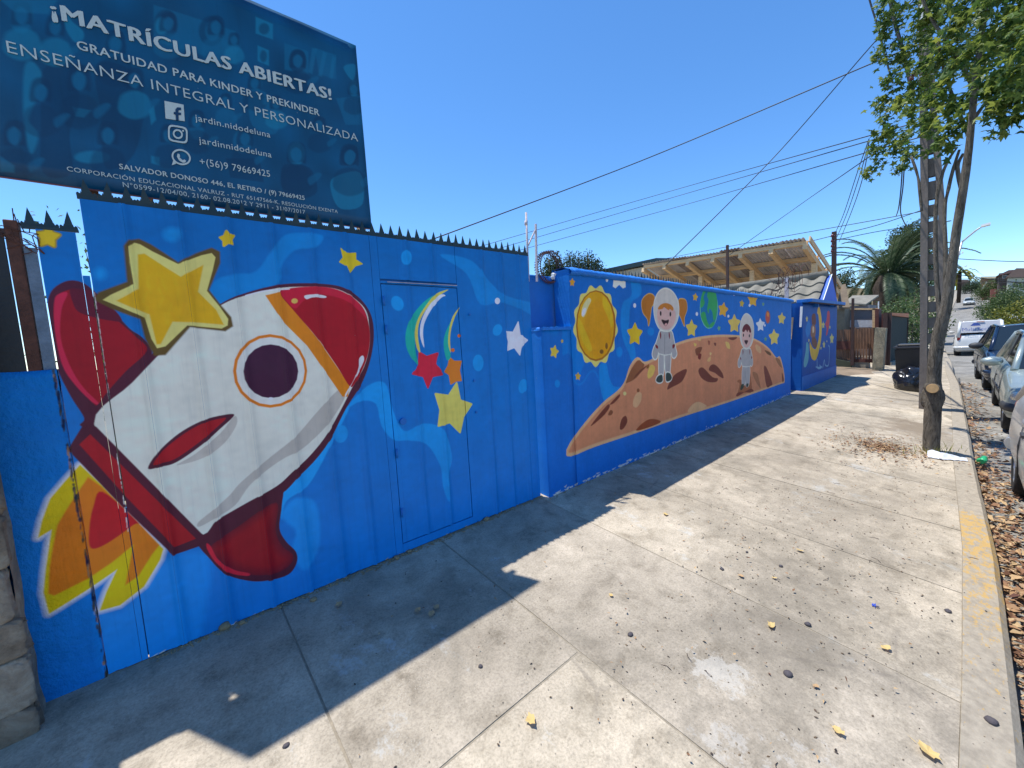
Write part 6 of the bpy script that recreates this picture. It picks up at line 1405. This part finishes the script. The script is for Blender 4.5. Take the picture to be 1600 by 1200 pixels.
# box truck
tk=thing('box_truck','grey box truck parked on the right with its ribbed rear doors towards us','truck',(77,-1.55,roadz(77))); 
GB=simple('grey_truck_panel',(.20,.22,.24),.6,0,1,.2,.1)
obj('cargo_box',box(0,-1.0,.75,5.0,1.0,2.95,.03,1),GB,tk)
for k in range(5): obj('door_rib',box(-.05,.45,.9+k*.40,-.005,.95,.96+k*.40),TRIM,tk)
obj('door_post',box(-.06,.95,.75,-.003,1.02,2.95),simple('dull_red_post',(.25,.12,.12),.7),tk); obj('white_band',box(-.03,-.35,2.0,-.004,.35,2.1),WHITEP,tk)
for z in (1.35,2.45): obj('cross_seam',box(-.02,-.97,z,-.002,.42,z+.03),TRIM,tk)
obj('chassis',box(.1,-.8,.45,5.2,.8,.74),TRIM,tk); obj('cab',box(5.1,-.95,.6,6.9,.95,2.3,.12,3),GB,tk)
for x in (1.0,6.0):
    for s in (-1,1):
        ty,ri=wheel(.42,.25); w_=obj('wheel',None,None,tk,loc=(x,s*.85,.42)); obj('tyre',ty,RUB,w_); obj('rim',ri,RIM,w_)
obj('tail_light',box(-.06,-.98,.6,-.02,-.86,.7),TLR,tk); obj('tail_light',box(-.06,.86,.6,-.02,.98,.7),TLR,tk)
pc_=PX(1517,476,x=130); c5=car('parked_car','small pale car parked on the left of the road up the hill','car',(131,PX(1514,470,x=130).y,roadz(131)),math.pi,4.2,1.66,1.42,carpaint('pale_car_paint',(.5,.52,.5),.2,.3),sedan,(1.0,.30,-.95,-1.45),(1.3,-1.25))
c5.rotation_euler=(0,math.atan(.1),math.pi)
# ---------------- litter ----------------
random.seed(41)
def dryleaf(s,seed):
    rs=random.Random(seed); V=[Vector((0,0,.004))]; n=14; ph=rs.uniform(.1,.3)
    for k in range(n):
        a=2*math.pi*k/n; r=s*(.5 if k%2==0 else .41)*rs.uniform(.75,1.15); x,y=math.cos(a)*r,math.sin(a)*r*.72
        V.append(Vector((x,y,.004+abs(x)*ph+abs(y)*rs.uniform(0,.5))))
    V+= [Vector((-.5*s,-.006*s,.002)),Vector((-.95*s,.05*s,.004)),Vector((-.5*s,.01*s,.004))]
    return mesh(V,[(0,1+k,1+(k+1)%n) for k in range(n)]+[(n+1,n+2,n+3)])
def place_leaf(x,y,s,lab,mat=DRYY,rz=None):
    p=GP(x,y); o=obj('dry_leaf',dryleaf(s,int(x*7+y)),mat,loc=p+Vector((0,0,.004)),rot=(random.uniform(-.15,.15),random.uniform(-.15,.15),random.uniform(0,6.28) if rz is None else rz),label=lab,cat='dry leaf',group='fallen leaves on the pavement')
for x,y,s,lab,m in ((530,947,.05,'dull brown leaf in the gate shadow nearest the fin of the rocket',DRY),(653,956,.045,'pale brown leaf in the middle of the shadow, left of its neighbour',DRY),(682,952,.05,'yellow brown leaf in the shadow beside a dark curled leaf',DRY),(674,962,.05,'dark curled leaf in the shadow below the yellow stars of the gate',DRY),
    (1040,805,.05,'pale yellow leaf on the sunny pavement nearest the long wall shadow',DRYY),(955,932,.032,'small pale leaf between the banner shadow corner and the slab joint',DRYY),(1205,980,.055,'bright yellow leaf with a dark shadow in the right centre',DRYY),(1385,1015,.05,'tan folded leaf near the kerb below the blue scrap',DRYY),(830,1128,.055,'broad pale yellow leaf beside the long slab joint at the bottom',DRYY),
    (1310,1145,.045,'orange leaf at the bottom right, left of the largest leaf',DRYY),(1450,1178,.075,'largest cream leaf at the bottom right corner',DRYY),(1250,862,.045,'pale yellow leaf right of the worn centre of the pavement',DRYY),(1158,902,.04,'reddish brown leaf among the grit in the centre of the pavement',DRY),(1210,905,.03,'small yellow leaf beside the reddish brown leaf',DRYY),(1392,628,.05,'brown curled leaf left of the tree trunk',DRY),(1275,1075,.03,'thin dark leaf on the worn patch at the lower right',DRY)):
    place_leaf(x,y,s,lab,m)
def stone(name,x,y,s,lab,mat,g='pebbles on the pavement'):
    p=GP(x,y); bm=bmesh.new(); bmesh.ops.create_icosphere(bm,subdivisions=2,radius=s)
    s*=.55 if g.startswith('pebbles') else .85; sx,sy,sz=random.uniform(.8,1.3),random.uniform(.7,1.1),random.uniform(.5,.8)
    for v in bm.verts: v.co*=1+.25*noise.noise(v.co/s+Vector((x,y,0))); v.co=Vector((v.co.x*sx,v.co.y*sy,v.co.z*sz+s*.35))
    for f in bm.faces: f.smooth=True
    obj(name,bm,mat,loc=p,label=lab,cat='stone',group=g)
PEB=simple('dark_pebble',(.07,.06,.065),.8,0,30,.3,.3); TAN=simple('tan_stone',(.25,.19,.11),.9,0,20,.3,.4)
for x,y,s,lab in ((751,1042,.013,'dark pebble on the sunny slab right of the banner shadow'),(985,992,.014,'dark pebble beyond the slab corner in the centre'),(1231,1054,.018,'largest dark pebble right of the pale mortar streak'),(447,1166,.014,'dark pebble beneath the banner shadow at the bottom'),(1128,890,.013,'dark pebble in the gritty centre left of the reddish leaf'),(1167,863,.010,'small dark pebble above the gritty centre'),(1262,976,.015,'dark pebble right of the bright yellow leaf'),(1220,885,.013,'grey pebble left of the pale yellow leaf'),(1481,955,.014,'dark pebble close to the kerb below the yellow paint'),(1549,1128,.02,'dark lump of dirt by the kerb at the bottom right')): stone('pebble',x,y,s,lab,PEB)
for x,y,s,lab in ((352,981,.028,'largest tan stone wedged under the gate'),(378,974,.018,'small tan stone right of the largest under the gate'),(620,872,.020,'tan stone under the left edge of the wicket door'),(760,812,.022,'tan stone under the right gate leaf'),(640,862,.016,'small brown stone under the wicket door'),(490,938,.022,'flat brown stone under the gate near the fin')): stone('wedged_stone',x,y,s,lab,TAN,'stones wedged under the gate')
# rubble line under gate and wall
def scatter(name,n,pos,size,mat,lab,cat,flat=True,leaf=False,hz=.5):
    V=[];Fc=[]
    for _ in range(n):
        p=pos(); s=size(); a=random.uniform(0,6.28); i0=len(V)
        if leaf:
            t=Vector((math.cos(a),math.sin(a),random.gauss(0,.25))); b=Vector((-math.sin(a),math.cos(a),random.gauss(0,.35))); k=random.uniform(.25,.6)
            c=Vector(p)+Vector((0,0,random.uniform(0.002,.03)))
            V+= [c-t*s*.5,c-t*s*.15+b*s*k*.55+Vector((0,0,s*.12)),c+t*s*.5,c-t*s*.1-b*s*k*.5+Vector((0,0,s*.15))]; Fc+= [(i0,i0+1,i0+2),(i0,i0+2,i0+3)]
        else:
            c=Vector(p); q=[(1,0,0),(0,1,0),(-1,0,0),(0,-1,0)]
            for u in q:
                ca,sa=math.cos(a),math.sin(a); V.append(c+Vector((u[0]*ca-u[1]*sa*.6,u[0]*sa+u[1]*ca*.6,0))*s*random.uniform(.7,1.2))
            V.append(c+Vector((random.gauss(0,.2)*s,0,s*hz))); Fc+= [(i0+k,i0+(k+1)%4,i0+4) for k in range(4)]
    t=obj(name,mesh(V,Fc),mat,label=lab,cat=cat,kind='stuff'); return t
def foot():
    x=random.uniform(-.15,2.4) if random.random()<.7 else random.uniform(2.4,9); y=(YG if x<2.4 else YW)-abs(random.gauss(0,.018))-.004; return (x,y,gz(x,y))
scatter('foot_rubble',900,foot,lambda:random.uniform(.004,.014),TAN,'crumbs of stone and mortar along the foot of the gate','rubble')
def gutter():
    x=1.6+abs(random.gauss(0,1))*3.2 if random.random()<.75 else random.uniform(5,15); y=kerby(x)-.015-abs(random.gauss(0,.16)); return (x,y,roadz(x)+.008*abs(random.gauss(0,1)))
scatter('gutter_leaf_litter',3800,gutter,lambda:random.choice([.015,.02,.03,.04,.055,.08]),DRY,'drift of dry brown leaves lying in the gutter beside the kerb','leaf litter',leaf=True)
def pit():
    a=random.uniform(0,6.28); r=abs(random.gauss(0,.42)); x,y=6.45+math.cos(a)*r*1.0,.72+math.sin(a)*r*.75; return (x,max(y,kerby(x)+.05),gz(x,max(y,kerby(x)+.05)))
scatter('tree_foot_litter',1500,pit,lambda:random.uniform(.012,.045),DRY,'dry leaves and twigs gathered round the foot of the street tree','leaf litter',leaf=True)
def grit():
    if random.random()<.6: x,y=random.gauss(3.2,1.6),random.gauss(.75,.45)
    else: x,y=random.uniform(0.3,13),random.uniform(.1,2.3)
    if not(kerby(x)+.02<y<2.4): x,y=random.uniform(.5,9),random.uniform(.2,2.2)
    return (x,y,gz(x,y)+.001)
GRIT=leafmat('grit_bits',[(.03,.025,.025),(.08,.06,.05),(.14,.09,.05),(.30,.25,.18)],0,.9)
scatter('pavement_grit',2200,grit,lambda:random.choice([.0025,.003,.004,.005,.008]),GRIT,'scattered dark grit and seed husks over the sunny pavement','grit')
scatter('leaf_crumbs',420,grit,lambda:random.uniform(.010,.024),DRY,'tiny crumbled leaf fragments over the pavement','leaf crumbs',leaf=True)
# twigs
bm=bmesh.new()
for _ in range(60):
    x,y,z=grit(); a=random.uniform(0,6.28); l=random.uniform(.02,.07); tube_bm([(x,y,z+.002),(x+math.cos(a)*l*.5,y+math.sin(a)*l*.5,z+.006),(x+math.cos(a+.3)*l,y+math.sin(a+.3)*l,z+.003)],.0013,4,bm)
obj('twigs',bm,WOOD_DARK,label='thin dry twigs scattered on the sunny pavement',cat='twigs',kind='stuff')
# white plastic bag, green bottle, blue scrap
bm=bmesh.new(); g=[]; nx,ny_=34,12; o0=GP(1449,716); ux=(GP(1512,722)-o0); uy=(GP(1449,703)-o0)*.8
for i in range(nx+1):
    row=[]
    for j in range(ny_+1):
        u,v=i/nx,j/ny_; p=o0+ux*u+uy*(v*(1-.55*u)+.08*noise.noise(Vector((u*4,v*2,0))))
        p.z=gz(p.x,p.y)+.006+.10*(.3+noise.noise(Vector((u*2.6+1,v*1.6,3))))*math.sin(math.pi*v)*(1-.5*u)+.012*abs(noise.noise(Vector((u*6,v*4,3)))); row.append(bm.verts.new(p))
    g.append(row)
for i in range(nx):
    for j in range(ny_): bm.faces.new((g[i][j],g[i+1][j],g[i+1][j+1],g[i][j+1])).smooth=True
obj('plastic_bag',bm,simple('white_plastic_film',(.62,.64,.68),.4,0,9,.1,.1),label='flat crumpled white plastic bag lying at the foot of the tree',cat='plastic bag')
p=PX(1536,719,z=roadz(6.6)+.05); bt=thing('green_bottle','crushed green plastic bottle in the gutter beside the white bag','bottle',tuple(p-Vector((0,0,.04))))
GR=simple('green_plastic',(.03,.38,.15),.3,0,20,.4,.3); bm=tube_bm([(-.08,.02,.04),(-.05,.01,.045),(0,0,.04),(.05,-.01,.045),(.075,-.015,.045)],[.03,.04,.03,.038,.018],12,jit=.5); obj('bottle_body',bm,GR,bt); obj('cap',tube_bm([(.076,-.015,.045),(.095,-.018,.045)],.016,10),WHITEP,bt)
bm=bmesh.new()
for k in range(7): 
    a=k*.9; bm.faces.new([bm.verts.new(v) for v in ((0,0,.004),(math.cos(a)*.016,math.sin(a)*.016,.012),(math.cos(a+.6)*.018,math.sin(a+.6)*.018,.004))])
obj('blue_scrap',bm,simple('blue_scrap',(.02,.06,.40),.6),loc=GP(1368,948),label='torn scrap of blue paper on the sunny pavement',cat='scrap')
# weeds by the trunk
bm=bmesh.new()
for k in range(70):
    b=GP(random.gauss(1458,22),random.uniform(700,712)); h=random.uniform(.04,.13); a=random.uniform(0,6.28); w=.004; d=Vector((math.cos(a),math.sin(a),0)); s=Vector((-d.y,d.x,0))*w
    bm.faces.new([bm.verts.new(v) for v in (b-s,b+s,b+d*h*.5+Vector((0,0,h)))])
obj('weeds',bm,LEAF_Y,label='small dry grass weeds sprouting round the foot of the tree',cat='weeds',kind='stuff')
